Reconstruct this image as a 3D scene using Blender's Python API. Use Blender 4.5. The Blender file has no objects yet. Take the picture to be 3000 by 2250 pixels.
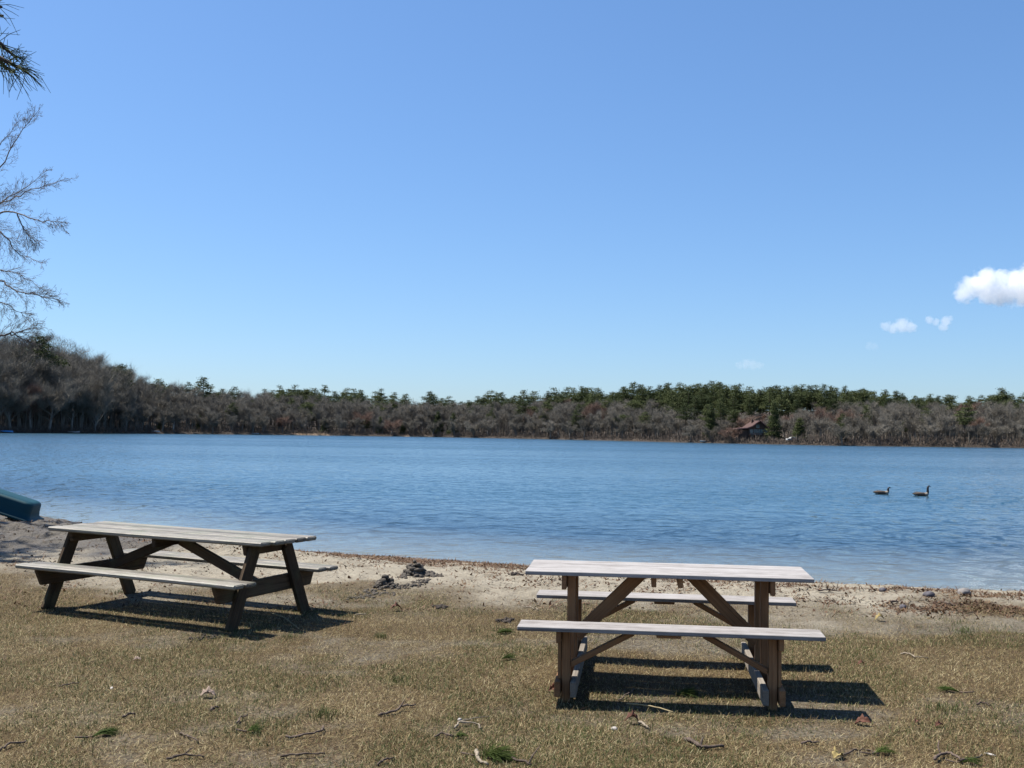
import bpy, math, random
import numpy as np
from mathutils import Vector, Matrix

S = bpy.context.scene
COL = S.collection
random.seed(11)
RNG = np.random.default_rng(7)

# ------------------------------------------------------------------ camera
CAM_F, CAM_PITCH, CAM_ROLL, CAM_H = 3118.2, 0.04675, 0.0148, 1.640   # focal length in pixels of a 3000 wide frame
cp, sp, cr, sr = math.cos(CAM_PITCH), math.sin(CAM_PITCH), math.cos(CAM_ROLL), math.sin(CAM_ROLL)
Rv = Vector((1, 0, 0)); Uv = Vector((0, -sp, cp)); Fv = Vector((0, cp, sp))
right = cr*Rv + sr*Uv; up = -sr*Rv + cr*Uv
cam = bpy.data.cameras.new("camera"); camo = bpy.data.objects.new("camera", cam); COL.objects.link(camo)
M = Matrix((right, up, -Fv)).transposed().to_4x4(); M.translation = Vector((0, 0, CAM_H))
camo.matrix_world = M
cam.sensor_width = 36.0; cam.lens = CAM_F/3000*36.0; cam.clip_start = 0.1; cam.clip_end = 30000
S.camera = camo

# ------------------------------------------------------------------ sky, sun, exposure
SUN_AZ, SUN_EL = 67.0, 60.0          # degrees; azimuth measured from +Y towards -X
w = bpy.data.worlds.new("World"); S.world = w; w.use_nodes = True
nt = w.node_tree; bg = nt.nodes["Background"]
sky = nt.nodes.new("ShaderNodeTexSky"); sky.sky_type = 'NISHITA'; sky.sun_disc = False
sky.sun_elevation = math.radians(SUN_EL); sky.sun_rotation = math.radians(-SUN_AZ)
sky.air_density = 1.0; sky.dust_density = 0.55; sky.ozone_density = 6.0; sky.altitude = 0
gm = nt.nodes.new("ShaderNodeGamma"); gm.inputs[1].default_value = 0.80
tint = nt.nodes.new("ShaderNodeMix"); tint.data_type = 'RGBA'; tint.blend_type = 'MULTIPLY'; tint.inputs[0].default_value = 1.0; tint.inputs[7].default_value = (0.93, 1.09, 1.29, 1)
nt.links.new(sky.outputs[0], gm.inputs[0]); nt.links.new(gm.outputs[0], tint.inputs[6])
hs = nt.nodes.new("ShaderNodeHueSaturation"); hs.inputs['Saturation'].default_value = 1.06
nt.links.new(tint.outputs[2], hs.inputs['Color']); nt.links.new(hs.outputs[0], bg.inputs[0]); bg.inputs[1].default_value = 0.078
az, el = math.radians(SUN_AZ), math.radians(SUN_EL)
SUN = Vector((-math.sin(az)*math.cos(el), math.cos(az)*math.cos(el), math.sin(el)))
sl = bpy.data.lights.new("sun", 'SUN'); sl.energy = 5.0; sl.angle = math.radians(0.53); sl.color = (1, 0.95, 0.87)
so = bpy.data.objects.new("sun", sl); COL.objects.link(so); so.rotation_euler = SUN.to_track_quat('Z', 'Y').to_euler()
so.location = (-20, 10, 40)
vs = S.view_settings; vs.view_transform = 'Standard'; vs.look = 'None'; vs.gamma = 1.0; vs.exposure = 1.15
S.render.engine = 'CYCLES'
S.cycles.max_bounces = 18; S.cycles.diffuse_bounces = 3; S.cycles.glossy_bounces = 3; S.cycles.transparent_max_bounces = 12; S.cycles.volume_bounces = 16
S.cycles.use_denoising = True; S.cycles.caustics_reflective = False; S.cycles.caustics_refractive = False

# ------------------------------------------------------------------ helpers
def ray(px, py):
    x = px-1500.0; y = py-1125.0
    c, s = math.cos(-CAM_ROLL), math.sin(-CAM_ROLL)
    x, y = c*x-s*y, s*x+c*y
    u = -y/CAM_F; r = x/CAM_F
    return Vector((r, cp-u*sp, sp+u*cp))
def at_y(px, py, Y):
    d = ray(px, py); return Vector((0, 0, CAM_H))+d*(Y/d.y)
def at_z(px, py, z):
    d = ray(px, py); return Vector((0, 0, CAM_H))+d*((z-CAM_H)/d.z)

def tag(o, label=None, cat=None, group=None, kind=None):
    if label: o['label'] = label
    if cat: o['category'] = cat
    if group: o['group'] = group
    if kind: o['kind'] = kind
    return o
def empty(name, loc, rz=0.0):
    o = bpy.data.objects.new(name, None); COL.objects.link(o); o.location = loc; o.rotation_euler = (0, 0, rz)
    o.empty_display_size = 0.1; return o
def np_mesh(name, V, F, smooth=False):
    """V (n,3) float, F (m,k) int"""
    V = np.asarray(V, np.float32); F = np.asarray(F, np.int32)
    me = bpy.data.meshes.new(name); m, k = F.shape
    me.vertices.add(len(V)); me.vertices.foreach_set("co", V.ravel())
    me.loops.add(m*k); me.loops.foreach_set("vertex_index", F.ravel())
    me.polygons.add(m); me.polygons.foreach_set("loop_start", np.arange(0, m*k, k, dtype=np.int32))
    try: me.polygons.foreach_set("loop_total", np.full(m, k, np.int32))
    except Exception: pass
    me.update(calc_edges=True)
    me.polygons.foreach_set("use_smooth", np.full(m, smooth, bool))
    return me
def attr(me, name, data, kind='FLOAT'):
    a = me.attributes.new(name, kind, 'POINT')
    a.data.foreach_set('vector' if kind == 'FLOAT_VECTOR' else 'value', np.asarray(data, np.float32).ravel())
def link(name, me, mat, parent=None):
    o = bpy.data.objects.new(name, me); COL.objects.link(o)
    if mat is not None:
        for m in (mat if isinstance(mat, (list, tuple)) else [mat]): me.materials.append(m)
    if parent: o.parent = parent
    return o
def py_mesh(name, V, F, smooth=False):
    me = bpy.data.meshes.new(name); me.from_pydata([tuple(v) for v in V], [], F); me.update()
    if smooth: me.polygons.foreach_set("use_smooth", np.full(len(me.polygons), True))
    return me
def copy_tree(o, parent=None):
    c = o.copy(); COL.objects.link(c); c.parent = parent
    for ch in o.children: copy_tree(ch, c)
    return c

# value noise, vectorised
def _h(i, j, s):
    n = (i.astype(np.int64)*374761393 + j.astype(np.int64)*668265263 + s*1442695041) & 0x7fffffff
    n = ((n ^ (n >> 13))*1274126177) & 0x7fffffff
    return ((n ^ (n >> 16)) & 0xffff)/65535.0
def vnoise(x, y, s=0):
    x = np.asarray(x, float); y = np.asarray(y, float)
    i = np.floor(x); j = np.floor(y); fx = x-i; fy = y-j
    fx = fx*fx*(3-2*fx); fy = fy*fy*(3-2*fy)
    a = _h(i, j, s)*(1-fx)+_h(i+1, j, s)*fx; b = _h(i, j+1, s)*(1-fx)+_h(i+1, j+1, s)*fx
    return a*(1-fy)+b*fy
def fbm(x, y, s=0, o=4):
    t = 0; a = 0.5; n = 0
    for k in range(o):
        t = t+a*vnoise(np.asarray(x)*2**k+17.3*k, np.asarray(y)*2**k-9.1*k, s+k); n += a; a *= 0.5
    return t/n
def sstep(a, b, x):
    t = np.clip((x-a)/(b-a), 0, 1); return t*t*(3-2*t)

# ------------------------------------------------------------------ node helper
def mat_new(name):
    m = bpy.data.materials.new(name); m.use_nodes = True
    nt = m.node_tree; return m, nt, nt.nodes["Principled BSDF"]
ALB = 0.84      # one reflectance level for every procedural colour below
class NB:
    def __init__(s, nt): s.nt = nt
    def n(s, t, **kw):
        nd = s.nt.nodes.new(t)
        for k, v in kw.items():
            if k == 'inp':
                for kk, vv in v.items():
                    if hasattr(vv, 'links') or isinstance(vv, bpy.types.NodeSocket): s.nt.links.new(vv, nd.inputs[kk])
                    else: nd.inputs[kk].default_value = vv
            else: setattr(nd, k, v)
        return nd
    def math(s, op, a, b=0.0, clamp=False):
        nd = s.n('ShaderNodeMath', operation=op, use_clamp=clamp, inp={0: a, 1: b}); return nd.outputs[0]
    def mix(s, f, a, b, blend='MIX'):
        nd = s.n('ShaderNodeMix', data_type='RGBA', blend_type=blend, inp={0: f, 6: a, 7: b}); return nd.outputs[2]
    def noise(s, vec, scale, detail=3, rough=0.55, dist=0.0, dim='3D'):
        nd = s.n('ShaderNodeTexNoise', noise_dimensions=dim, inp={'Scale': scale, 'Detail': detail, 'Roughness': rough, 'Distortion': dist})
        if vec is not None: s.nt.links.new(vec, nd.inputs['Vector'])
        return nd.outputs[0]
    def ramp(s, f, stops):
        nd = s.n('ShaderNodeValToRGB', inp={0: f}); cr_ = nd.color_ramp
        while len(cr_.elements) < len(stops): cr_.elements.new(0.5)
        for e, (p, c) in zip(cr_.elements, stops):
            e.position = p; e.color = (c[0]*ALB, c[1]*ALB, c[2]*ALB, 1)
        return nd.outputs[0]
    def maprange(s, f, a, b, c=0.0, d=1.0):
        nd = s.n('ShaderNodeMapRange', inp={0: f, 1: a, 2: b, 3: c, 4: d}); return nd.outputs[0]
    def mapping(s, vec, scale=(1, 1, 1), rot=(0, 0, 0)):
        nd = s.n('ShaderNodeMapping', inp={'Scale': scale, 'Rotation': rot}); s.nt.links.new(vec, nd.inputs[0]); return nd.outputs[0]
    def attr(s, name): return s.n('ShaderNodeAttribute', attribute_name=name)
    def pos(s): return s.n('ShaderNodeNewGeometry').outputs['Position']
    def obj(s): return s.n('ShaderNodeTexCoord').outputs['Object']
    def bump(s, hgt, strength=0.5, dist=0.02, normal=None):
        nd = s.n('ShaderNodeBump', inp={'Strength': strength, 'Distance': dist, 'Height': hgt})
        if normal is not None: s.nt.links.new(normal, nd.inputs['Normal'])
        return nd.outputs[0]
    def L(s, a, b): s.nt.links.new(a, b)

def simple_mat(name, col, rough=0.7, var=0.25, scale=8.0, bump=0.0, metal=0.0, spec=0.3):
    m, nt, b = mat_new(name); N = NB(nt)
    f = N.noise(N.obj(), scale, 4)
    c0 = tuple(ALB*c*(1-var) for c in col)+(1,); c1 = tuple(ALB*c*(1+var) for c in col)+(1,)
    N.L(N.mix(N.maprange(f, 0.3, 0.7), c0, c1), b.inputs['Base Color'])
    b.inputs['Roughness'].default_value = rough; b.inputs['Metallic'].default_value = metal
    b.inputs['Specular IOR Level'].default_value = spec
    if bump: N.L(N.bump(f, bump, 0.02), b.inputs['Normal'])
    return m

# ------------------------------------------------------------------ terrain functions
WATER_Z = -0.30
_sh = np.array([(-80, 75), (-40, 44), (-20, 30.5), (-9.54, 22.1), (-6.05, 19.1), (-3.44, 17.29), (-2.47, 16.79), (-0.7, 16.08), (0.2, 15.65), (2.34, 14.47), (3.71, 14.06), (5.32, 13.83), (6.53, 13.6), (12, 13.2), (30, 15), (80, 24)])
def shore_y(x):
    x = np.asarray(x, float)
    return np.interp(x, _sh[:, 0], _sh[:, 1]) + 0.35*(fbm(x*0.9, x*0+3.3, 5, 3)-0.5)
def grass_edge(x):
    x = np.asarray(x, float)
    return np.interp(x, [-20, -8, -6, -3, -0.6, 1.5, 3.4, 5, 8, 20], [15, 12.2, 11.6, 10.9, 10.1, 9.9, 9.75, 9.3, 8.8, 8])
def plane_z(x, y): return 0.0033*np.asarray(x)+0.0133*(np.asarray(y)-6)
CLODS = []   # (x, y, radius, height): sand thrown up by digging
def ground_z(x, y):
    x = np.asarray(x, float); y = np.asarray(y, float)
    zp = plane_z(x, np.minimum(y, 14))
    d = shore_y(x)-y
    bw = np.clip(shore_y(x)-grass_edge(x)-0.8, 2.5, 9)
    t = np.clip(1-d/bw, 0, 1)
    z = zp*(1-t**1.6)+WATER_Z*t**1.6
    z = np.where(d < 0, WATER_Z+0.06*d, z); z = np.maximum(z, -4.0)
    sand = sstep(-0.6, 0.8, y-grass_edge(x))*sstep(-0.2, 0.9, d)
    z = z + 0.028*(fbm(x*0.8, y*0.8, 21, 3)-0.5)*sstep(-0.5, 0.5, d)
    z = z + sand*0.05*(fbm(x*3.1, y*3.1, 31, 3)-0.5) + sand*0.018*(vnoise(x*9, y*9, 41)-0.5)
    # the dug-over bank of dark lumps by the boat
    dug = sstep(-4.6, -6.4, x)*sstep(13.2, 15.0, y)*sstep(0.0, 1.2, d)
    z = z + dug*(0.20*np.abs(fbm(x*1.3, y*1.3, 61, 4)-0.35)+0.10*vnoise(x*5, y*5, 62)+0.05*vnoise(x*11, y*11, 63))
    lip = np.exp(-((y-(14.2-0.25*(x+4)))/0.8)**2)*sstep(-1.5, -3.0, x)*sstep(-9.5, -7.5, x)
    z = z + lip*(0.05+0.10*fbm(x*2.5, y*2.5, 71, 3))
    return z
def G(px, py):
    z = 0.0
    for _ in range(25):
        p = at_z(px, py, z); z2 = float(ground_z(p.x, p.y)); z = 0.5*z+0.5*z2
    p = at_z(px, py, z); return Vector((p.x, p.y, float(ground_z(p.x, p.y))))
def patch(x, y):      # 0 bare sandy soil .. 1 thick dead grass
    x = np.asarray(x, float); y = np.asarray(y, float)
    n = 0.65*fbm(x*0.75, y*1.1, 101, 4)+0.35*fbm(x*3, y*4, 111, 3)
    c = sstep(0.27, 0.50, n)
    e = sstep(1.5, -1.3, y-grass_edge(x)+3.6*(fbm(x*1.1, y*1.1, 121, 4)-0.5))
    return c*e, e

# ------------------------------------------------------------------ ground sheet (grass, beach and lake bed)
def axis(lo, hi, flo, fhi, fine, grow=1.18):
    a = list(np.arange(flo, fhi+1e-6, fine)); st = fine
    while a[-1] < hi: st *= grow; a.append(min(a[-1]+st, hi))
    st = fine
    while a[0] > lo: st *= grow; a.insert(0, max(a[0]-st, lo))
    return np.array(a)
gx = axis(-420, 420, -8.5, 8.0, 0.045); gy = axis(-120, 330, 4.6, 17.5, 0.045)
X, Y = np.meshgrid(gx, gy); Z = ground_z(X, Y)
nx, ny = len(gx), len(gy)
idx = np.arange(nx*ny).reshape(ny, nx)
F = np.stack([idx[:-1, :-1], idx[:-1, 1:], idx[1:, 1:], idx[1:, :-1]], -1).reshape(-1, 4)
me = np_mesh("ground", np.stack([X, Y, Z], -1).reshape(-1, 3), F, True)
pc, pe = patch(X, Y)
attr(me, "cover", pc.ravel()); attr(me, "lawn", pe.ravel())
dd = (shore_y(X)-Y)
wet_dug_shade_d = np.maximum(sstep(0.55, 0.05, dd+0.5*(fbm(X*2, Y*2, 131, 3)-0.5)), 1.0*sstep(-3.4, -5.0, X+1.6*(fbm(X*1.2, Y*1.2, 135, 3)-0.5))*sstep(12.4, 13.8, Y+3.0*(fbm(X*1.4, Y*1.4, 133, 4)-0.5)))  # waterline damp and dug soil; beach shade at the left is painted in too
wet_dug_shade_d = np.where(dd < 0, np.minimum(wet_dug_shade_d, 0.02), wet_dug_shade_d)
attr(me, "wet_dug_shade", wet_dug_shade_d.ravel())
m, nt, b = mat_new("ground_soil"); N = NB(nt); P = N.pos()
n1 = N.noise(P, 3.0, 5, 0.65); n2 = N.noise(P, 38, 3, 0.7); n3 = N.noise(P, 160, 2, 0.6)
sandc = N.ramp(N.math('ADD', N.math('MULTIPLY', n1, 0.6), N.math('MULTIPLY', n2, 0.4)), [(0.3, (0.176, 0.153, 0.112)), (0.5, (0.286, 0.252, 0.192)), (0.72, (0.385, 0.345, 0.268))])
soilc = N.ramp(n2, [(0.3, (0.051, 0.040, 0.025)), (0.5, (0.117, 0.098, 0.068)), (0.7, (0.202, 0.174, 0.126))])
strawc = N.ramp(N.math('ADD', N.math('MULTIPLY', n2, 0.55), N.math('MULTIPLY', n3, 0.45)), [(0.34, (0.024, 0.015, 0.007)), (0.5, (0.083, 0.056, 0.025)), (0.66, (0.156, 0.110, 0.053))])
lawn = N.attr("lawn").outputs['Fac']; cov = N.attr("cover").outputs['Fac']; wet_dug_shade = N.attr("wet_dug_shade").outputs['Fac']
c = N.mix(lawn, sandc, soilc); c = N.mix(cov, c, strawc)
c = N.mix(N.math('MULTIPLY', wet_dug_shade, 0.82), c, (0.045, 0.037, 0.029, 1))  # darkens sand for damp, dug soil and the painted shade
N.L(c, b.inputs['Base Color']); b.inputs['Specular IOR Level'].default_value = 0.2
N.L(N.maprange(wet_dug_shade, 0, 1, 0.95, 0.55), b.inputs['Roughness'])
n4 = N.noise(P, 8, 4, 0.65, 0.4)
hgt = N.math('ADD', N.math('ADD', N.math('MULTIPLY', n2, 1.0), N.math('MULTIPLY', n3, 0.35)), N.math('MULTIPLY', n4, 1.8))
N.L(N.bump(hgt, 0.8, 0.04), b.inputs['Normal'])
ground = tag(link("ground", me, m), "dead grass running down to a pale sandy beach and the lake bed", kind='structure')

# ------------------------------------------------------------------ far bank
T_SH = np.array([(-3.0, 120), (-1.4, 170), (-0.9, 230), (-0.60, 285), (-0.48, 312), (-0.40, 350), (-0.32, 408), (-0.20, 462), (-0.08, 478), (0.04, 420), (0.17, 330), (0.30, 292), (0.48, 305), (0.7, 310), (1.2, 280), (3.0, 200)])
def far_y(t): return np.interp(t, T_SH[:, 0], T_SH[:, 1])
HILL = np.array([(-3, 14), (-0.60, 14), (-0.46, 13), (-0.40, 10), (-0.34, 6), (-0.2, 4.0), (0.0, 4.0), (0.10, 5), (0.2, 6), (0.4, 6), (0.5, 5), (3, 6)])
def bank_z(t, r):
    t = np.asarray(t, float); r = np.asarray(r, float)
    H = np.interp(t, HILL[:, 0], HILL[:, 1])
    z = np.where(r < 0, WATER_Z+0.25*r, WATER_Z+0.8*sstep(0, 4, r)+(H-0.5)*sstep(8, 75, r)+6.5*sstep(84, 125, r))
    return z+0.5*(fbm(t*40, r*0.08, 201, 3)-0.5)*sstep(0, 15, r)
ts = np.concatenate([np.linspace(-3, -0.6, 25)[:-1], np.linspace(-0.6, 0.6, 260), np.linspace(0.6, 3, 25)[1:]])
rs = np.array([-8, -3, -1, 0, 0.5, 1, 2, 3, 4, 6, 9, 13, 18, 24, 30, 38, 46, 55, 65, 75, 90, 120, 160, 220, 320, 500, 900, 1800])
Tm, Rm = np.meshgrid(ts, rs); Yb = far_y(Tm)+Rm+2.0*(fbm(Tm*60, Tm*0, 207, 3)-0.5)*(Rm < 50)
me = np_mesh("far_bank", np.stack([Tm*Yb, Yb, bank_z(Tm, Rm)], -1).reshape(-1, 3),
             (lambda i: np.stack([i[:-1, :-1], i[:-1, 1:], i[1:, 1:], i[1:, :-1]], -1).reshape(-1, 4))(np.arange(Tm.size).reshape(Tm.shape)), True)
m, nt, b = mat_new("bank_leaf_litter"); N = NB(nt)
f = N.noise(N.pos(), 0.35, 6, 0.7)
N.L(N.ramp(f, [(0.3, (0.022, 0.015, 0.011)), (0.55, (0.051, 0.036, 0.026)), (0.75, (0.085, 0.064, 0.043))]), b.inputs['Base Color']); b.inputs['Roughness'].default_value = 1
tag(link("far_bank", me, m), "wooded bank of brown leaf litter on the far side of the lake", kind='structure')

# ------------------------------------------------------------------ water
wx = axis(-900, 900, -12, 12, 0.5, 1.12); wy = axis(9, 700, 12, 40, 0.4, 1.06)
X, Y = np.meshgrid(wx, wy); Z = np.full_like(X, WATER_Z)
i = np.arange(X.size).reshape(X.shape)
me = np_mesh("lake", np.stack([X, Y, Z], -1).reshape(-1, 3), np.stack([i[:-1, :-1], i[:-1, 1:], i[1:, 1:], i[1:, :-1]], -1).reshape(-1, 4), True)
attr(me, "depth", np.maximum(0, (Y-shore_y(X))*0.06).ravel())
m = bpy.data.materials.new("lake_water"); m.use_nodes = True; nt = m.node_tree; nt.nodes.clear(); N = NB(nt)
out = N.n('ShaderNodeOutputMaterial'); P = N.pos(); depth = N.attr("depth").outputs['Fac']
sep = N.n('ShaderNodeSeparateXYZ', inp={0: P})
# ripples: short chop running along the shore, longer swell and broad wind-ruffled and calm streaks
v1 = N.mapping(P, (1.15, 1.25, 1)); v2 = N.mapping(P, (2.6, 3.4, 1), (0, 0, 0.12)); v3 = N.mapping(P, (0.16, 0.40, 1), (0, 0, -0.05)); v4 = N.mapping(P, (0.006, 0.05, 1), (0, 0, 0.03))
w1 = N.noise(v1, 1.0, 2, 0.5, 0.5); w2 = N.noise(v2, 1.0, 3, 0.6, 0.4); w3 = N.noise(v3, 1.0, 2, 0.5); w4 = N.noise(v4, 1.0, 3, 0.6)
calm = N.maprange(w4, 0.40, 0.62, 0.65, 1.15)
near = N.maprange(depth, 0.0, 0.3, 0.60, 1.0)
hg = N.math('ADD', N.math('ADD', N.math('MULTIPLY', w1, 0.23), N.math('MULTIPLY', w2, 0.045)), N.math('MULTIPLY', w3, 0.16))
fetch = N.maprange(sep.outputs[1], 18.0, 260.0, 0.78, 1.8)      # bigger wind waves out on the open lake
hg = N.math('MULTIPLY', N.math('MULTIPLY', hg, fetch), N.math('MULTIPLY', calm, near))
bump = N.bump(hg, 1.0, 0.90)
# wind from the far shore: wavelets lean towards the beach, so their steep faces all look shoreward
sp_ = N.n('ShaderNodeSeparateXYZ', inp={0: bump})
cb_ = N.n('ShaderNodeCombineXYZ', inp={0: sp_.outputs[0], 1: N.math('MULTIPLY', N.math('ABSOLUTE', sp_.outputs[1]), -1.0), 2: sp_.outputs[2]})
bump = N.n('ShaderNodeVectorMath', operation='NORMALIZE', inp={0: cb_.outputs[0]}).outputs[0]
fr = N.n('ShaderNodeFresnel', inp={'IOR': 1.333, 'Normal': bump}).outputs[0]
gl = N.n('ShaderNodeBsdfGlossy', inp={'Color': (1, 1, 1, 1), 'Roughness': 0.10, 'Normal': bump}).outputs[0]
body = N.n('ShaderNodeBsdfDiffuse', inp={'Color': (0.016, 0.048, 0.072, 1)}).outputs[0]
tr = N.n('ShaderNodeBsdfTransparent', inp={'Color': (0.84, 0.90, 0.88, 1)}).outputs[0]
opac = N.maprange(depth, 0.0, 1.0, 0.03, 1.0)
und = N.n('ShaderNodeMixShader', inp={0: opac, 1: tr, 2: body}).outputs[0]
N.L(N.n('ShaderNodeMixShader', inp={0: fr, 1: und, 2: gl}).outputs[0], out.inputs[0])
tag(link("water", me, m), "rippled blue lake water with the sandy bottom showing near the shore", kind='structure')

# ------------------------------------------------------------------ timber
class Timber:
    def __init__(s): s.V = []; s.F = []; s.Gr = []; s.R = []
    def beam(s, p0, p1, width, thick, side, sh0=0.0, sh1=0.0, ch=0.004, seg=6, warp=0.0, rag=0.0):
        """square-sawn board: runs p0->p1, 'width' along side, 'thick' across; sh0/sh1 slant the two ends"""
        p0 = Vector(p0); p1 = Vector(p1); ax = (p1-p0); L = ax.length; ax.normalize()
        side = Vector(side); side = (side-ax*side.dot(ax)).normalized(); nrm = ax.cross(side)
        hw, ht = width/2, thick/2
        prof = [(-hw+ch, -ht), (0, -ht), (hw-ch, -ht), (hw, -ht+ch), (hw, ht-ch), (hw-ch, ht), (0, ht), (-hw+ch, ht), (-hw, ht-ch), (-hw, -ht+ch)]
        off = random.uniform(0, 50); rn = random.random(); base = len(s.V); n = len(prof)
        us = [0.0, ch/L*1.0] + [(k/seg) for k in range(1, seg)] + [1-ch/L, 1.0]
        wa, wb = random.uniform(-warp, warp), random.uniform(-warp, warp)
        e0 = random.uniform(-rag, rag); e1 = random.uniform(-rag, rag)
        for k, u in enumerate(us):
            shr = 1-(0.5*ch/hw if k in (0, len(us)-1) else 0)
            for (a, c) in prof:
                if k in (0, len(us)-1): a *= 1-ch/hw; c *= 1-ch/ht
                l = u*L
                l += (1-u)*(sh0*a+e0)+u*(sh1*a+e1)
                if rag and k in (0, len(us)-1): l += random.uniform(-.25, .25)*rag
                bow = wa*math.sin(math.pi*u)
                s.V.append(p0+ax*l+side*(a+wb*math.sin(math.pi*u))+nrm*(c+bow))
                s.Gr.append((l+off, a+off*1.7, c)); s.R.append(rn)
        m = len(us)
        for k in range(m-1):
            for j in range(n):
                a = base+k*n+j; b = base+k*n+(j+1) % n
                s.F.append((a, b, b+n, a+n))
        s.F.append(tuple(base+j for j in reversed(range(n)))); s.F.append(tuple(base+(m-1)*n+j for j in range(n)))
        return s
    def build(s, name, mat, parent=None):
        me = py_mesh(name, s.V, s.F)
        attr(me, "grain", np.array(s.Gr), 'FLOAT_VECTOR'); attr(me, "board", s.R)
        return link(name, me, mat, parent)

def wood_mat(name, dark, mid, light, bstr=0.5, cont=1.0, green=0.0, knots=True, rough=0.85):
    m, nt, b = mat_new(name); N = NB(nt)
    g = N.attr("grain").outputs['Vector']; rn = N.attr("board").outputs['Fac']
    fine = N.noise(N.mapping(g, (4, 190, 190)), 1.0, 4, 0.65, 0.25)
    wide = N.noise(N.mapping(g, (1.4, 32, 32)), 1.0, 4, 0.6, 0.6)
    blot = N.noise(g, 6, 4, 0.6)
    f = N.math('ADD', N.math('MULTIPLY', fine, 0.45), N.math('ADD', N.math('MULTIPLY', wide, 0.35), N.math('MULTIPLY', blot, 0.20)))
    f = N.math('ADD', f, N.math('MULTIPLY', N.math('SUBTRACT', rn, 0.5), 0.16))
    c = N.ramp(f, [(0.5-0.17/cont, dark), (0.5, mid), (0.5+0.17/cont, light)])
    if knots:
        vo = N.n('ShaderNodeTexVoronoi', feature='F1', inp={'Scale': 1.0}); N.L(N.mapping(g, (2.2, 7, 0.01)), vo.inputs['Vector'])
        k = N.maprange(vo.outputs['Distance'], 0.03, 0.11, 0.75, 0.0)
        c = N.mix(k, c, tuple(0.55*x for x in dark)+(1,))
    crack = N.maprange(N.noise(N.mapping(g, (1.2, 75, 75)), 1.0, 2, 0.5, 0.3), 0.30, 0.36, 0.55, 0.0)
    c = N.mix(crack, c, tuple(0.3*x for x in dark)+(1,))
    if green:
        gm = N.maprange(N.noise(N.pos(), 4.5, 4, 0.65), 0.48, 0.66, 0, green)
        c = N.mix(gm, c, (0.10, 0.13, 0.065, 1))
    N.L(c, b.inputs['Base Color']); b.inputs['Roughness'].default_value = rough; b.inputs['Specular IOR Level'].default_value = 0.45 if rough < 0.7 else 0.25
    hgt = N.math('ADD', fine, N.math('MULTIPLY', crack, -1.0))
    N.L(N.bump(hgt, bstr, 0.004), b.inputs['Normal'])
    return m
W_PALE = wood_mat("silvered_deck_board", (0.153, 0.135, 0.125), (0.297, 0.280, 0.270), (0.396, 0.378, 0.371), 0.6, 1.25)
W_RUN = wood_mat("grey_runner_timber", (0.120, 0.100, 0.081), (0.200, 0.173, 0.140), (0.264, 0.235, 0.196), 0.4, 1.0)
W_LUMB = wood_mat("brown_lumber", (0.156, 0.074, 0.032), (0.260, 0.134, 0.062), (0.364, 0.199, 0.098), 0.3, 0.9)
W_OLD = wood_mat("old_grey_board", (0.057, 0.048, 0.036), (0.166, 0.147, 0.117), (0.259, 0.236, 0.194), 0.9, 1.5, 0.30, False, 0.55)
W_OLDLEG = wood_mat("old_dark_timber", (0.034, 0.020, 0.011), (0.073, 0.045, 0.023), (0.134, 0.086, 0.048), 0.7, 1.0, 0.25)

def table_root(name, x, y, yaw):
    r = empty(name, (x, y, float(plane_z(x, y))), yaw)
    # settle on the sloping ground
    nrm = Vector((-0.0033, -0.0133, 1)).normalized()
    q = Vector((0, 0, 1)).rotation_difference(nrm)
    r.rotation_euler = (q @ Matrix.Rotation(yaw, 3, 'Z').to_quaternion()).to_euler()
    return r
VX, VY, VZ = Vector((1, 0, 0)), Vector((0, 1, 0)), Vector((0, 0, 1))

# --- pale walk-in table on runners
rb = table_root("picnic_table", 1.0486, 7.1454, -0.1214)
tag(rb, "pale silvery picnic table on long runners with a smooth top and single-board benches", "picnic table", "picnic tables by the lake")
T = Timber(); bw = 0.5757/3
for k in range(3): T.beam((-0.915, -0.5757/2+bw*(k+0.5), 0.7264), (0.915, -0.5757/2+bw*(k+0.5), 0.7264), bw-0.006, 0.026, VY, ch=0.003, warp=0.001, rag=0.002)
T.build("tabletop", W_PALE, rb)
for sy in (-1, 1):
    y = sy*0.601
    Timber().beam((-0.915, y, 0.449), (0.915, y, 0.449), 0.2273, 0.026, VY, ch=0.003, warp=0.001).build("bench_seat", W_PALE, rb)
    for sx in (-1, 1):
        Timber().beam((sx*0.62, y, -0.03), (sx*0.62, y, 0.4355), 0.050, 0.080, VX, seg=3).build("bench_post", W_LUMB, rb)
        Timber().beam((sx*0.664, y-0.085, 0.398), (sx*0.664, y+0.085, 0.398), 0.072, 0.030, VZ, seg=2).build("bench_cleat", W_LUMB, rb)
        Timber().beam((sx*0.660, y, 0.136), (sx*0.660, y, 0.361), 0.020, 0.07, VX, seg=2).build("spacer", W_LUMB, rb)
        Timber().beam((sx*0.59, y, 0.225), (sx*0.22, y, 0.424), 0.034, 0.055, VZ, sh0=0.4, sh1=-0.6, seg=3).build("bench_brace", W_LUMB, rb)
    Timber().beam((0, y-0.09, 0.426), (0, y+0.09, 0.426), 0.145, 0.020, VX, seg=2).build("bench_block", W_LUMB, rb)
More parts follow.
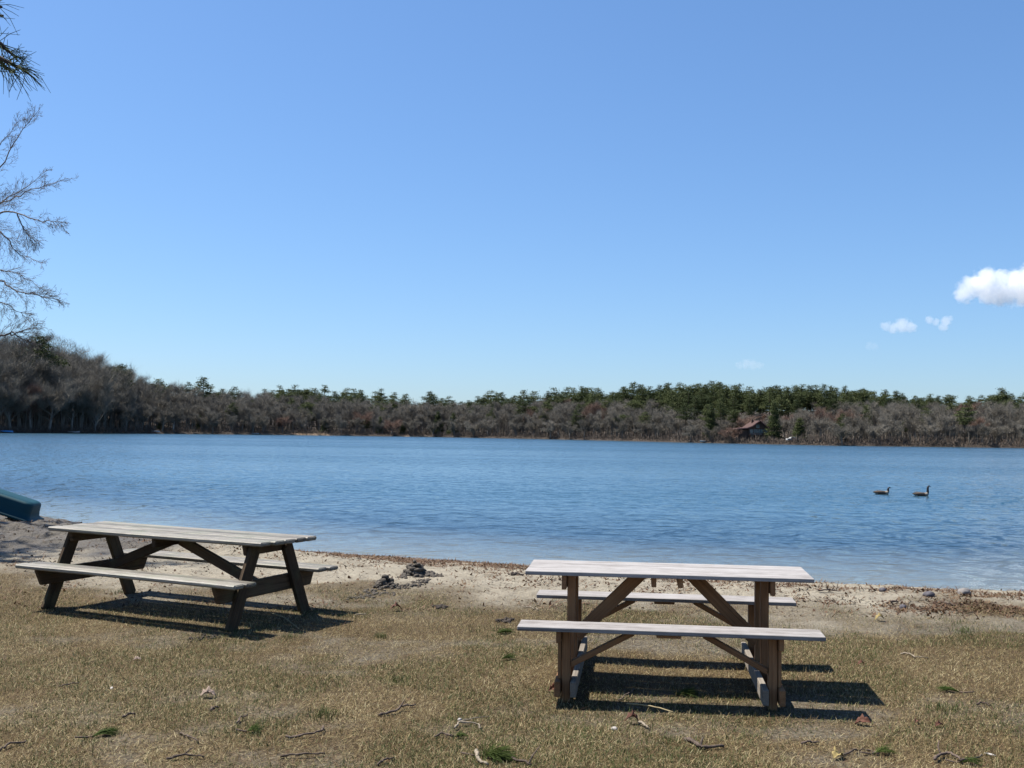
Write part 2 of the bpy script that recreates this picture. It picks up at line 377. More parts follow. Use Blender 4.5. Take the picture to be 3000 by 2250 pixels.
for sx in (-1, 1):
    Timber().beam((sx*0.572, -0.70, 0.088), (sx*0.572, 0.70, 0.088), 0.094, 0.036, VZ, seg=4).build("runner", W_RUN, rb)
    Timber().beam((sx*0.668, -0.70, 0.088), (sx*0.668, 0.70, 0.088), 0.094, 0.036, VZ, seg=4).build("runner", W_LUMB, rb)
    for sy in (-1, 1):
        Timber().beam((sx*0.62, sy*0.15, -0.01), (sx*0.62, sy*0.17, 0.713), 0.050, 0.080, VX, seg=3).build("table_post", W_LUMB, rb)
    Timber().beam((sx*0.663, -0.27, 0.6675), (sx*0.663, 0.27, 0.6675), 0.090, 0.030, VZ, sh0=-0.0, seg=3).build("table_cleat", W_LUMB, rb)
    Timber().beam((sx*0.588, 0.0, 0.285), (sx*0.17, 0.0, 0.70), 0.085, 0.038, VZ, sh0=0.35, sh1=-0.9, seg=3).build("table_brace", W_LUMB, rb)
    Timber().beam((sx*0.085, -0.25, 0.682), (sx*0.085, 0.25, 0.682), 0.062, 0.032, VZ, seg=3).build("centre_cleat", W_LUMB, rb)

# --- old A-frame table
ra = table_root("picnic_table", -2.9375, 9.4782, -0.4492)
tag(ra, "dark weathered A-frame picnic table with rough greenish-grey planks", "picnic table", "picnic tables by the lake")
T = Timber(); nb = 5; bw = 0.6563/nb; ends0 = (-0.02, 0.015, -0.01, 0.02, 0.0); ends1 = (-0.03, 0.012, 0.018, 0.030, 0.050)
for k in range(nb):
    y = -0.6563/2+bw*(k+0.5)
    T.beam((-1.22+ends0[k], y, 0.683), (1.22+ends1[k], y, 0.683), bw-0.003, 0.036, VY, ch=0.009, seg=14, warp=0.004, rag=0.006)
T.build("tabletop", W_OLD, ra)
for sy in (-1, 1):
    T = Timber()
    for k in range(2):
        y = sy*0.5569+(k-0.5)*0.123*1.0
        T.beam((-1.22+0.02*k, y, 0.386), (1.22+0.03*k, y, 0.386), 0.120, 0.036, VY, ch=0.009, seg=14, warp=0.004, rag=0.006)
    T.build("bench_seat", W_OLD, ra)
for sx in (-1, 1):
    for sy in (-1, 1):
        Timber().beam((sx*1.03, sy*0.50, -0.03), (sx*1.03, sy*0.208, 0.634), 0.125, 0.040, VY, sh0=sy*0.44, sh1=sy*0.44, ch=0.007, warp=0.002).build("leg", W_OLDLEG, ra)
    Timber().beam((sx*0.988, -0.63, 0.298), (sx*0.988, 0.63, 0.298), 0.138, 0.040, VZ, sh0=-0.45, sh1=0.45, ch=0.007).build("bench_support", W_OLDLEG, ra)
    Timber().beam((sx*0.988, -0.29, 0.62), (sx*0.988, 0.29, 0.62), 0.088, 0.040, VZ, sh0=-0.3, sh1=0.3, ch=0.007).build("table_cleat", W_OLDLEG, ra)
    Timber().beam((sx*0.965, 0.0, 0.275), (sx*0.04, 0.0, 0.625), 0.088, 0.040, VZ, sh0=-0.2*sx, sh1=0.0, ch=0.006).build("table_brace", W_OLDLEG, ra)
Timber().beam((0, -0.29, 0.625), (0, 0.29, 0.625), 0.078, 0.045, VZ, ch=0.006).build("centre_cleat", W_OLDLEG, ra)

# ------------------------------------------------------------------ tubes
class Tubes:
    def __init__(s): s.V = []; s.F = []; s.n = 0
    def tube(s, pts, rad, k=5, cap=True):
        P = np.array([tuple(p) for p in pts], float); R = np.asarray(rad, float)
        if R.ndim == 0: R = np.full(len(P), float(R))
        D = np.gradient(P, axis=0); D /= np.linalg.norm(D, axis=1)[:, None]+1e-12
        ref = np.array([0.31, 0.22, 0.92]); A = np.cross(D, ref); A /= np.linalg.norm(A, axis=1)[:, None]+1e-9; B = np.cross(D, A)
        th = np.arange(k)*2*np.pi/k
        ring = P[:, None]+R[:, None, None]*(np.cos(th)[None, :, None]*A[:, None]+np.sin(th)[None, :, None]*B[:, None])
        m = len(P); s.V.append(ring.reshape(-1, 3))
        i = np.arange(m*k).reshape(m, k)+s.n; j = np.roll(i, -1, 1)
        s.F.append(np.stack([i[:-1], j[:-1], j[1:], i[1:]], -1).reshape(-1, 4)); s.n += m*k
        if cap:
            c = np.stack([P[0], P[-1]]); s.V.append(c); a, e = s.n, s.n+1; s.n += 2
            s.F.append(np.stack([j[0], i[0], np.full(k, a), np.full(k, a)], -1)); s.F.append(np.stack([i[-1], j[-1], np.full(k, e), np.full(k, e)], -1))
        return s
    def sliver(s, p0, p1, w):
        p0 = np.asarray(p0, float); p1 = np.asarray(p1, float); d = p1-p0
        a = np.cross(d, RNG.normal(size=3)); a *= w/2/(np.linalg.norm(a)+1e-9)
        s.V.append(np.stack([p0-a, p0+a, p1])); s.F.append(np.array([[s.n, s.n+1, s.n+2, s.n+2]])); s.n += 3
    def mesh(s, name, smooth=True):
        V = np.concatenate(s.V); F = np.concatenate(s.F)
        return tri_or_quad(name, V, F, smooth)
def tri_or_quad(name, V, F, smooth=False):
    q = F[:, 2] != F[:, 3]
    me = bpy.data.meshes.new(name); me.vertices.add(len(V)); me.vertices.foreach_set("co", np.asarray(V, np.float32).ravel())
    Q, Tt = F[q], F[~q][:, :3]
    li = np.concatenate([Q.ravel(), Tt.ravel()]).astype(np.int32)
    st = np.concatenate([np.arange(len(Q))*4, len(Q)*4+np.arange(len(Tt))*3]).astype(np.int32)
    me.loops.add(len(li)); me.loops.foreach_set("vertex_index", li)
    me.polygons.add(len(st)); me.polygons.foreach_set("loop_start", st)
    me.update(calc_edges=True); me.polygons.foreach_set("use_smooth", np.full(len(st), smooth))
    return me

def foliage_mat(name, c0, c1, c2, scale=0.8, transl=0.0, rough=0.8, objvar=0.35):
    m, nt, b = mat_new(name); N = NB(nt)
    f = N.noise(N.pos(), scale, 3, 0.6)
    rnd = N.n('ShaderNodeObjectInfo').outputs['Random']
    isl = N.n('ShaderNodeNewGeometry').outputs['Random Per Island']
    f = N.math('ADD', N.math('MULTIPLY', f, 0.6), N.math('ADD', N.math('MULTIPLY', isl, 0.25), N.math('MULTIPLY', rnd, objvar*0.5)))
    N.L(N.ramp(f, [(0.25, c0), (0.5, c1), (0.78, c2)]), b.inputs['Base Color'])
    b.inputs['Roughness'].default_value = rough; b.inputs['Specular IOR Level'].default_value = 0.15
    if transl:
        out = nt.nodes["Material Output"]; tr = N.n('ShaderNodeBsdfTranslucent', inp={'Color': c1+(1,)})
        N.L(N.n('ShaderNodeMixShader', inp={0: transl, 1: b.outputs[0], 2: tr.outputs[0]}).outputs[0], out.inputs[0])
    return m
M_PINE = foliage_mat("pine_needles_far", (0.024, 0.035, 0.013), (0.050, 0.065, 0.024), (0.096, 0.112, 0.042), 0.25, 0.15, objvar=0.85)
M_TWIG = foliage_mat("bare_twigs_far", (0.112, 0.099, 0.079), (0.196, 0.177, 0.144), (0.290, 0.265, 0.222), 0.12)
M_TWIGRED = foliage_mat("budding_red_twigs", (0.13, 0.075, 0.055), (0.20, 0.13, 0.098), (0.28, 0.195, 0.15), 0.15)
M_BARK = simple_mat("grey_bark", (0.25, 0.22, 0.19), 0.95, 0.35, 3.0, 0.4)
M_PBARK = simple_mat("dark_pine_bark", (0.085, 0.062, 0.048), 0.95, 0.35, 3.0, 0.4)
M_BIRCH = simple_mat("pale_bark", (0.42, 0.40, 0.37), 0.9, 0.3, 2.0, 0.2)

# ------------------------------------------------------------------ far trees: prototypes (unit height)
def bare_proto(seed, spread=0.36, base=0.28, nlimb=13, ntw=9500):
    r = np.random.default_rng(seed); tk = Tubes(); crn = Tubes(); tips = []
    lean = r.normal(0, 0.03, 2); fork = base+r.uniform(0, 0.08)
    n = 7; zz = np.linspace(-0.04, fork+0.30, n)
    tp = np.stack([lean[0]*zz+0.012*np.sin(zz*9+seed), lean[1]*zz+0.012*np.cos(zz*7+seed), zz], 1)
    tk.tube(tp, np.linspace(0.025, 0.011, n), 6)
    for k in range(nlimb):
        z0 = fork*0.8+(0.34)*k/nlimb; p = np.array([np.interp(z0, zz, tp[:, 0]), np.interp(z0, zz, tp[:, 1]), z0])
        a = k*2.4+r.uniform(-.5, .5); out = spread*r.uniform(0.6, 1.05)*(1-0.35*k/nlimb); topz = r.uniform(0.62, 1.0)-0.42*(1-k/nlimb)*r.uniform(0.2, 1)
        e = np.array([p[0]+math.cos(a)*out, p[1]+math.sin(a)*out, topz])
        u = np.linspace(0, 1, 7)[:, None]; mid = p*(1-u)+e*u; mid[:, 2] = p[2]+(e[2]-p[2])*u[:, 0]**0.85; mid[1:-1] += r.normal(0, 0.012, (5, 3))
        crn.tube(mid, np.linspace(0.0090, 0.0026, 7), 4, False)
        for q in range(7):
            uu = r.uniform(0.25, 1); i0 = min(5, int(uu*6)); b0 = mid[i0]+(mid[i0+1]-mid[i0])*(uu*6-i0)
            d = r.normal(size=3); d[2] = abs(d[2])*0.8+0.75; d[:2] += 0.6*np.array([math.cos(a), math.sin(a)]); d /= np.linalg.norm(d)
            ln = r.uniform(0.10, 0.22)*(1.1-0.5*uu); pts = b0+d*ln*np.linspace(0, 1, 4)[:, None]; pts[1:] += r.normal(0, 0.008, (3, 3))
            crn.tube(pts, np.linspace(0.0034, 0.0013, 4), 3, False); tips.append((pts, ln))
    per = max(1, ntw//len(tips))
    for pts, ln in tips:
        for q in range(per):
            u = r.uniform(0.1, 1)*3; i0 = min(2, int(u)); b0 = pts[i0]+(pts[i0+1]-pts[i0])*(u-i0)+r.normal(0, 0.022, 3)
            d = r.normal(size=3); d[2] = abs(d[2])+0.8; d /= np.linalg.norm(d); l = r.uniform(0.06, 0.15)
            crn.sliver(b0, b0+d*l, r.uniform(0.0013, 0.0027))
    return tk.mesh("trunk"), crn.mesh("crown", False)
def pine_proto(seed, cb=0.42, wid=0.20, tiers=13, form=0, dens=1.0):
    """form 0: ragged flat-layered white pine, 1: dense pointed, 2: round-topped pitch pine"""
    r = np.random.default_rng(seed); tk = Tubes(); brs = Tubes(); V = []; F = []; n = 0
    zz = np.linspace(-0.04, 0.97, 9); tp = np.stack([0.010*np.sin(zz*6+seed), 0.010*np.cos(zz*5+seed), zz], 1)
    tk.tube(tp, np.linspace(0.018, 0.003, 9), 6)
    for k in range(tiers):
        u = (k+r.uniform(-.3, .3))/(tiers-1); u = min(max(u, 0), 1); z = cb+(0.97-cb)*u
        if form == 0: rad = wid*(0.55+0.75*math.sin(math.pi*min(1, 0.15+0.75*u)))*(1-0.72*u**2.5)
        elif form == 1: rad = wid*(1.12-u)**0.85
        else: rad = wid*1.15*math.sqrt(max(0.05, 1-(2*u-0.9)**2*0.9))
        nb = 5 if u < 0.85 else 4
        a0 = r.uniform(0, 6.28)
        for j in range(nb):
            if r.random() < (0.22 if form == 0 else 0.08): continue
            a = a0+j*6.28/nb+r.uniform(-.4, .4); L = rad*r.uniform(0.6, 1.2)
            d = np.array([math.cos(a), math.sin(a), 0.0]); rise = r.uniform(-0.05, 0.32) if form != 1 else r.uniform(-0.15, 0.05)
            p0 = np.array([np.interp(z, zz, tp[:, 0]), np.interp(z, zz, tp[:, 1]), z])
            uu = np.linspace(0, 1, 4)[:, None]; pts = p0+d*L*uu+np.array([0, 0, 1])*(rise*L*uu**1.5)
            brs.tube(pts, np.linspace(0.0045, 0.0012, 4), 3, False)
            ncl = max(2, int(9*L/0.2*dens))
            for c in range(ncl):
                t = r.uniform(0.28, 1.03); cpos = p0+d*L*t+np.array([0, 0, rise*L*t**1.5])+np.cross(d, [0, 0, 1])*r.normal(0, 0.22*L*(1.15-0.6*t))
                nl = 12; rr = r.uniform(0.022, 0.036)
                ctr = cpos+r.normal(0, 1, (nl, 3))*np.array([rr, rr, rr*0.55]); dr = r.normal(0, 1, (nl, 3)); dr[:, 2] = dr[:, 2]*0.8+0.45
                dr /= np.linalg.norm(dr, axis=1)[:, None]; sd = np.cross(dr, r.normal(0, 1, (nl, 3))); sd /= np.linalg.norm(sd, axis=1)[:, None]
                ln = r.uniform(0.018, 0.034, (nl, 1)); wd = r.uniform(0.005, 0.009, (nl, 1))
                tri = np.stack([ctr-dr*ln*0.5-sd*wd, ctr-dr*ln*0.5+sd*wd, ctr+dr*ln*0.5], 1).reshape(-1, 3)
                V.append(tri); F.append(np.arange(nl*3).reshape(-1, 3)+n); n += nl*3
    V = np.concatenate(V); F = np.concatenate(F)
    bm_v = np.concatenate(brs.V); allV = np.concatenate([V, bm_v]); Fb = np.concatenate(brs.F)+len(V)
    allF = np.concatenate([np.concatenate([F, F[:, 2:3]], 1), Fb])
    return tk.mesh("trunk"), tri_or_quad("crown", allV, allF, False)

BARE = [bare_proto(300+k, *a) for k, a in enumerate([(0.36, 0.20), (0.42, 0.12), (0.32, 0.24), (0.46, 0.16), (0.40, 0.14), (0.30, 0.18)])]
PINES = [pine_proto(400+k, *a) for k, a in enumerate([(0.42, 0.17, 12, 0), (0.55, 0.19, 9, 0), (0.30, 0.15, 14, 0), (0.10, 0.17, 18, 1, 2.3), (0.58, 0.17, 9, 2, 1.2), (0.48, 0.15, 11, 0)])]
for tk, cw in BARE: tk.materials.append(M_BARK); cw.materials.append(M_TWIG)
for tk, cw in PINES: tk.materials.append(M_PBARK); cw.materials.append(M_PINE)
RED = []
for k in (0, 3):
    cw = BARE[k][1].copy(); cw.materials.clear(); cw.materials.append(M_TWIGRED); RED.append((BARE[k][0], cw))
BIRCH = BARE[2][0].copy(); BIRCH.materials.clear(); BIRCH.materials.append(M_BIRCH)

def plant(proto, name, loc, H, wf, label, cat, group, rz=None):
    r = empty(name, loc, random.uniform(0, 6.28) if rz is None else rz); r.scale = (H*wf, H*wf, H)
    tag(r, label, cat, group)
    for nm, me in zip(("trunk", "crown"), proto):
        o = bpy.data.objects.new(nm, me); COL.objects.link(o); o.parent = r
    return r
K = 3000/2212.0
SKY_P = np.array([(-200, 720), (0, 735), (60, 727), (110, 724), (150, 737), (180, 757), (210, 778), (230, 792), (290, 817), (340, 820), (390, 834), (435, 818), (490, 838), (560, 838), (610, 836), (660, 833), (710, 835), (770, 845), (830, 843), (870, 851), (925, 848), (960, 860), (1000, 852), (1060, 847), (1100, 850), (1170, 840), (1220, 840), (1260, 834), (1300, 840), (1365, 832), (1400, 830), (1450, 828), (1520, 824), (1580, 827), (1640, 833), (1700, 832), (1760, 832), (1800, 834), (1850, 840), (1900, 844), (1960, 847), (2000, 848), (2060, 853), (2130, 855), (2165, 842), (2200, 850), (2420, 855)])
BARE_P = np.array([(-200, 700), (0, 714), (110, 698), (150, 712), (180, 738), (215, 776), (240, 806), (280, 816), (350, 832), (430, 845), (550, 852), (650, 860), (730, 864), (850, 872), (950, 870), (1100, 872), (1200, 868), (1300, 866), (1400, 868), (1480, 880), (1560, 893), (1620, 892), (1680, 900), (1740, 882), (1800, 870), (1900, 867), (2000, 870), (2100, 870), (2212, 872), (2420, 872)])
SHORE_P = np.array([(-200, 934), (0, 935), (400, 937), (700, 938.5), (900, 941), (1200, 949), (1500, 957), (1800, 963), (2212, 968), (2420, 973)])
def far_pos(x, r):
    """a spot on the far bank, column x of the 2212 wide picture, r metres up from the waterline"""
    d = ray(x*K, 1290); t = d.x/d.y; Yb = float(far_y(t))+r
    return Vector((t*Yb, Yb, float(bank_z(t, r)))), t
def top_z(x, y, Y): return at_y(x*K, y*K, Y).z
NB_, NP_ = 0, 0
def sector(x):
    for lim, s in ((235, "on the high slope at the far shore's left end"), (520, "between the round-topped and the broad layered pine"), (980, "on the low middle stretch of the far shore"), (1400, "on the far shore left of the tall pine stand"), (1640, "on the far shore left of the brown house"), (1800, "on the far shore right of the brown house")):
        if x < lim: return s
    return "on the far shore toward its right end"
HOUSE_X = (1598, 1690)
# bare deciduous trees in four rows
for row, (r0, frac, step) in enumerate(((4, 0.50, 46), (13, 0.70, 44), (26, 0.88, 43), (42, 0.97, 45), (56, 1.0, 46))):
    x = -60.0+7*row
    while x < 2290:
        xx = x+random.uniform(-13, 13); rr = r0+random.uniform(-3, 5)
        p, t = far_pos(xx, rr); scl = 300/p.y; st = step*(0.8+0.4*random.random())*(0.55+0.45*scl)
        x += st
        if row == 0 and HOUSE_X[0]+4 < xx < HOUSE_X[1]+80: continue
        if row == 1 and HOUSE_X[0]-8 < xx < HOUSE_X[1]+70: continue
        bt = np.interp(xx, BARE_P[:, 0], BARE_P[:, 1]); sh = np.interp(xx, SHORE_P[:, 0], SHORE_P[:, 1])
        ty = sh+(bt-sh)*frac*random.uniform(0.92, 1.07)
        H = max(4.5, top_z(xx, ty, p.y)-p.z)
        H = min(H*1.10, random.uniform(21, 25))
        red = random.random() < (0.28 if 1500 < xx < 1800 else 0.03)
        if red: pr = random.choice(RED); lb = "red-budding bare tree "+sector(xx); gp = "red-budding trees "+sector(xx)
        else: pr = random.choice(BARE); lb = "leafless grey-brown tree "+sector(xx); gp = "bare trees "+sector(xx)
        if not red and random.random() < 0.035: pr = (BIRCH, BARE[2][1]); lb = "pale-trunked leafless tree "+sector(xx); gp = "pale-trunked trees "+sector(xx)
        plant(pr, "bare_tree", p-Vector((0, 0, 0.2)), H, random.uniform(1.0, 1.42)*(1.0 if H > 8 else 1.3), lb, "tree", gp)
        NB_ += 1
# pines along the skyline and in the stand on the right
for row, (r0, step, drop) in enumerate(((66, 20, 0), (80, 22, 0), (58, 24, 8), (46, 32, 17), (30, 40, 30), (16, 60, 48))):
    x = -40.0+5*row
    while x < 2270:
        xx = x+random.uniform(-7, 7); x += step*random.uniform(0.7, 1.35)
        dens = np.interp(xx, [0, 240, 250, 520, 570, 760, 1000, 1150, 1330, 1400, 1900, 2000, 2212], [0.0, 0.0, 0.05, 0.15, 0.85, 0.85, 0.75, 0.85, 0.9, 1, 1, 0.95, 0.9])
        if row >= 4 and HOUSE_X[0]-14 < xx < HOUSE_X[1]+70: continue
        if row >= 4: dens *= np.interp(xx, [0, 560, 640, 2212], [0.2, 0.3, 0.6, 0.6])
        elif row >= 2: dens *= np.interp(xx, [0, 560, 700, 1350, 1420, 1800, 1950, 2212], [0.3, 0.55, 0.85, 0.8, 0.95, 0.9, 0.8, 0.75])
        if random.random() > dens: continue
        p, t = far_pos(xx, r0+random.uniform(-6, 6))
        ty = np.interp(xx, SKY_P[:, 0], SKY_P[:, 1])+drop+abs(random.gauss(0, 10))-5
        H = top_z(xx, ty, p.y)-p.z
        if H < 5: continue
        pr = PINES[random.choice((0, 0, 1, 2, 5, 5, 4))]
        plant(pr, "pine_tree", p-Vector((0, 0, 0.2)), H, random.uniform(0.85, 1.35)*(1 if H > 10 else 1.25)*(1.15 if 560 < xx < 1350 else 1), "dark green pine "+sector(xx), "pine tree", "pines "+sector(xx)); NP_ += 1
# pines one can pick out: column, top, base row (m from water), prototype, width factor, label
PICK = [
 (258, 783, 26, 4, 0.95, "round-topped pine alone against the sky beside the wooded slope"),
 (338, 817, 40, 1, 1.3, "flat-topped pine rising just right of the lone round-topped pine"),
 (405, 824, 50, 1, 0.85, "smaller dark pine leaning beside the tall double-crowned pine"),
 (436, 813, 48, 0, 1.35, "broad layered pine, the tallest crown left of the middle"),
 (505, 834, 50, 1, 1.1, "wide low-crowned pine just right of the broad layered pine"),
 (75, 722, 22, 0, 1.25, "tall dark pine with long bare trunk at the far left"),
 (500, 868, 14, 0, 1.25, "bright green pine low among bare trees below the wide pine"),
 (925, 844, 66, 0, 1.25, "pine with spreading tiers standing above the skyline left of the middle"),
 (1365, 824, 64, 0, 1.25, "tall feathery pine at the left end of the dense pine stand"),
 (1535, 872, 9, 3, 1.05, "tall narrow pine on the waterline left of the brown house"),
 (1672, 862, 9, 3, 1.0, "dark full-length pine close beside the right gable of the brown house"),
 (1727, 900, 8, 3, 1.7, "small bushy conical pine over the white car"),
 (2085, 868, 10, 5, 1.3, "layered pine with a bare lower trunk near the right edge"),
 (2166, 836, 60, 0, 1.2, "broad pine crown standing highest at the right end of the tree line"),
 (1128, 862, 24, 5, 1.1, "dark thin-crowned pine before the bare trees right of the middle"),
 (820, 898, 8, 3, 1.1, "little dark pine low in the brush left of the bushy pair"),
 (945, 886, 8, 3, 1.2, "bushy green pine at the waterline, left one of the low pair"),
 (978, 890, 9, 3, 1.3, "dark bushy pine at the waterline, right one of the low pair"),
 (650, 905, 10, 3, 1.3, "low dark green pine near the beige strip of beach"),
 (430, 895, 9, 3, 1.4, "low dark evergreen below the broad layered pine, half lost in bare twigs"),
 (345, 905, 8, 3, 1.5, "low dark evergreen near the waterline, below the flat-topped pine"),
 (700, 902, 7, 3, 1.6, "wide green evergreen bush-like pine at the right end of the beige beach"),
 (1820, 912, 7, 3, 1.4, "low dark evergreen at the waterline right of the white car"),
 (870, 912, 6, 3, 1.6, "squat green evergreen behind the small sandy point in the middle"),
]
for (x, ty, r0, k, wf, lb) in PICK:
    p, t = far_pos(x, r0); H = top_z(x, ty, p.y)-p.z
    plant(PINES[k], "pine_tree", p-Vector((0, 0, 0.2)), H, wf, lb, "pine tree", None); NP_ += 1
print("far trees", NB_, NP_)
# the wood behind, one mass of twigs and needles up the slope
r = np.random.default_rng(71)
def px_base(n, r0, r1):
    xs = r.uniform(-80, 2300, n); rad = r.uniform(r0, r1, n); tt = (xs*K-1498)/3118.2; yy = far_y(tt)+rad
    return xs, rad, tt*yy, yy, bank_z(tt, rad)
def z_at(xs, ys, Y): return np.array([at_y(a*K, b_*K, c_).z for a, b_, c_ in zip(xs, ys, Y)])
def tris(P, d, ln, wd):
    sd = np.cross(d, r.normal(0, 1, d.shape)); sd /= np.linalg.norm(sd, axis=1)[:, None]
    return np.stack([P-sd*wd[:, None], P+sd*wd[:, None], P+d*ln[:, None]], 1).reshape(-1, 3)
n = 230000
xs, rad, X_, Y_, Z_ = px_base(n, 18, 95); gx_ = np.arange(-90, 2311, 10)
bt = np.interp(xs, BARE_P[:, 0], BARE_P[:, 1])+8+16*vnoise(xs*0.045, rad*0.1, 3)
ztop = z_at(xs, bt, Y_); hgt = np.maximum(2.0, ztop-Z_)
P = np.stack([X_, Y_, Z_+hgt*r.uniform(0.0, 0.93, n)**0.9], 1); d = r.normal(0, 0.55, (n, 3)); d[:, 2] = np.abs(d[:, 2])+0.7; d /= np.linalg.norm(d, axis=1)[:, None]
keep = ~((xs > 1590) & (xs < 1700) & (rad < 30)); P, d = P[keep], d[keep]; n = len(P)
T1 = tris(P, d, r.uniform(0.7, 2.2, n), r.uniform(0.018, 0.042, n))
# slim upright stems standing all through it
n2 = 6500
xs, rad, X_, Y_, Z_ = px_base(n2, 2.5, 62); keep = ~((xs > 1592) & (xs < 1700) & (rad < 24)); xs, rad, X_, Y_, Z_ = xs[keep], rad[keep], X_[keep], Y_[keep], Z_[keep]; n2 = len(xs)
fr_ = np.interp(rad, [2, 13, 26, 42, 62], [0.50, 0.70, 0.86, 0.95, 0.98])*r.uniform(0.6, 1.0, n2)
sh_ = np.interp(xs, SHORE_P[:, 0], SHORE_P[:, 1]); h2 = np.clip(z_at(xs, sh_+(np.interp(xs, BARE_P[:, 0], BARE_P[:, 1])-sh_)*fr_, Y_)-Z_, 2.5, 18)
d2 = np.stack([r.normal(0, 0.07, n2), r.normal(0, 0.07, n2), np.ones(n2)], 1); d2 /= np.linalg.norm(d2, axis=1)[:, None]
T2 = tris(np.stack([X_, Y_, Z_-0.2], 1), d2, h2, r.uniform(0.05, 0.12, n2))
me = np_mesh("far_wood", np.concatenate([T1, T2]), np.arange(3*(n+n2)).reshape(-1, 3))
tag(link("far_wood", me, M_TWIG), "grey-brown leafless wood filling the slope behind the first trees", "wood", kind='stuff')
n = 70000
xs, rad, X_, Y_, Z_ = px_base(n, 84, 118)
pdn = np.interp(xs, [0, 560, 600, 760, 1000, 1150, 1330, 1400, 1900, 2000, 2212], [0.0, 0.0, 0.65, 0.6, 0.6, 0.75, 0.8, 1, 1, 0.9, 0.9])
keep = (r.uniform(0, 1, n) < pdn) & (vnoise(xs*0.05, rad*0.15, 8) > 0.25); xs, rad, X_, Y_, Z_ = xs[keep], rad[keep], X_[keep], Y_[keep], Z_[keep]; n = len(xs)
ztop = z_at(xs, np.interp(xs, SKY_P[:, 0], SKY_P[:, 1])+15+16*vnoise(xs*0.08, rad*0.2, 4), Y_); hgt = np.maximum(2, ztop-Z_)
q = r.uniform(0.30, 1.0, n); q = np.where(vnoise(xs*0.11, q*9, 14) > 0.45, q, q*0.96)
P = np.stack([X_, Y_, Z_+hgt*q], 1); d = r.normal(0, 1, (n, 3)); d[:, 2] = d[:, 2]*0.5+0.3; d /= np.linalg.norm(d, axis=1)[:, None]
me = np_mesh("far_pine_wood", tris(P, d, r.uniform(0.5, 1.1, n), r.uniform(0.12, 0.24, n)), np.arange(3*n).reshape(-1, 3))
tag(link("far_pine_wood", me, M_PINE), "dark green pine wood closing the gaps behind the skyline pines", "wood", kind='stuff')
# brush along the waterline and up the bank: nobody could count it
r = np.random.default_rng(77); n = 60000
xs = r.uniform(-80, 2300, n); rad = np.abs(r.normal(0, 1, n))**1.3*9+0.3; sel = ~((xs > 1600) & (xs < 1700) & (rad > 7.5)) & ~((xs > 1712) & (xs < 1760) & (rad > 3.5)); xs, rad = xs[sel], rad[sel]; n = len(xs)
tt = (xs*K-1498)/3118.2; yy = far_y(tt)+rad; base = np.stack([tt*yy, yy, bank_z(tt, rad)], 1)
hh = (0.8+3.4*vnoise(xs*0.06, rad*0.2, 9))*r.uniform(0.3, 1.1, n); base[:, 2] += hh*r.uniform(0, 0.5, n)
d = r.normal(0, 0.5, (n, 3)); d[:, 2] = np.abs(d[:, 2])*0.6+0.8; d /= np.linalg.norm(d, axis=1)[:, None]
ln = hh*r.uniform(0.35, 0.8, n)
sd = np.cross(d, r.normal(0, 1, (n, 3))); sd /= np.linalg.norm(sd, axis=1)[:, None]; wd = r.uniform(0.03, 0.08, (n, 1))
me = np_mesh("brush", np.stack([base-sd*wd, base+sd*wd, base+d*ln[:, None]], 1).reshape(-1, 3), np.arange(3*n).reshape(-1, 3))
M_BRUSH = foliage_mat("shore_brush", (0.070, 0.053, 0.041), (0.135, 0.106, 0.083), (0.20, 0.162, 0.128), 0.08)
tag(link("shore_brush", me, M_BRUSH), "reddish brown leafless brush along the far waterline", "brush", kind='stuff')

# ------------------------------------------------------------------ brown house across the lake
def box_mesh(name, lo, hi, mat, parent):
    x0, y0, z0 = lo; x1, y1, z1 = hi
    V = [(x0, y0, z0), (x1, y0, z0), (x1, y1, z0), (x0, y1, z0), (x0, y0, z1), (x1, y0, z1), (x1, y1, z1), (x0, y1, z1)]
    F = [(0, 3, 2, 1), (4, 5, 6, 7), (0, 1, 5, 4), (1, 2, 6, 5), (2, 3, 7, 6), (3, 0, 4, 7)]
    return link(name, py_mesh(name, V, F), mat, parent)
def slab(name, poly, thick, mat, parent):
    """poly: planar list of points; extruded by -z thickness"""
    n = len(poly); V = [Vector(p) for p in poly]+[Vector(p)-Vector((0, 0, thick)) for p in poly]
    F = [tuple(range(n)), tuple(reversed(range(n, 2*n)))]+[(k, k+n, (k+1) % n+n, (k+1) % n) for k in range(n)]
    return link(name, py_mesh(name, V, F), mat, parent)
M_CLAP = simple_mat("brown_clapboard", (0.095, 0.062, 0.048), 0.8, 0.2, 2.0)
M_ROOF = simple_mat("reddish_roof_shingle", (0.070, 0.038, 0.032), 0.9, 0.25, 3.0)
M_TRIM = simple_mat("red_brown_fascia", (0.436, 0.200, 0.152), 0.7, 0.1, 3.0)
M_WHITE = simple_mat("white_paint", (0.443, 0.443, 0.430), 0.5, 0.06, 3.0)
M_GLASS = simple_mat("dark_window_glass", (0.10, 0.135, 0.15), 0.12, 0.2, 1.0, spec=0.6)
M_TEALFR = simple_mat("grey_green_frame", (0.22, 0.28, 0.27), 0.6, 0.1, 3.0)
p, t = far_pos(2225/K, 9.5)
apex = at_y(2225, 1232, p.y)
hr = empty("brown_house", (apex.x, p.y, p.z), math.radians(3)); zr = apex.z-p.z     # ridge height above the base
tag(hr, "brown chalet-like house with a reddish gable roof among trees across the lake", "house")
zl = zr-2.35
V = [(-3.3, 0, -1.2), (2.6, 0, -1.2), (2.6, 0, zl), (0, 0, zr-0.25), (-3.3, 0, zl+0.1), (-3.3, 8, -1.2), (2.6, 8, -1.2), (2.6, 8, zl), (0, 8, zr-0.25), (-3.3, 8, zl+0.1)]
F = [(0, 1, 2, 3, 4), (9, 8, 7, 6, 5), (0, 4, 9, 5), (1, 6, 7, 2)]
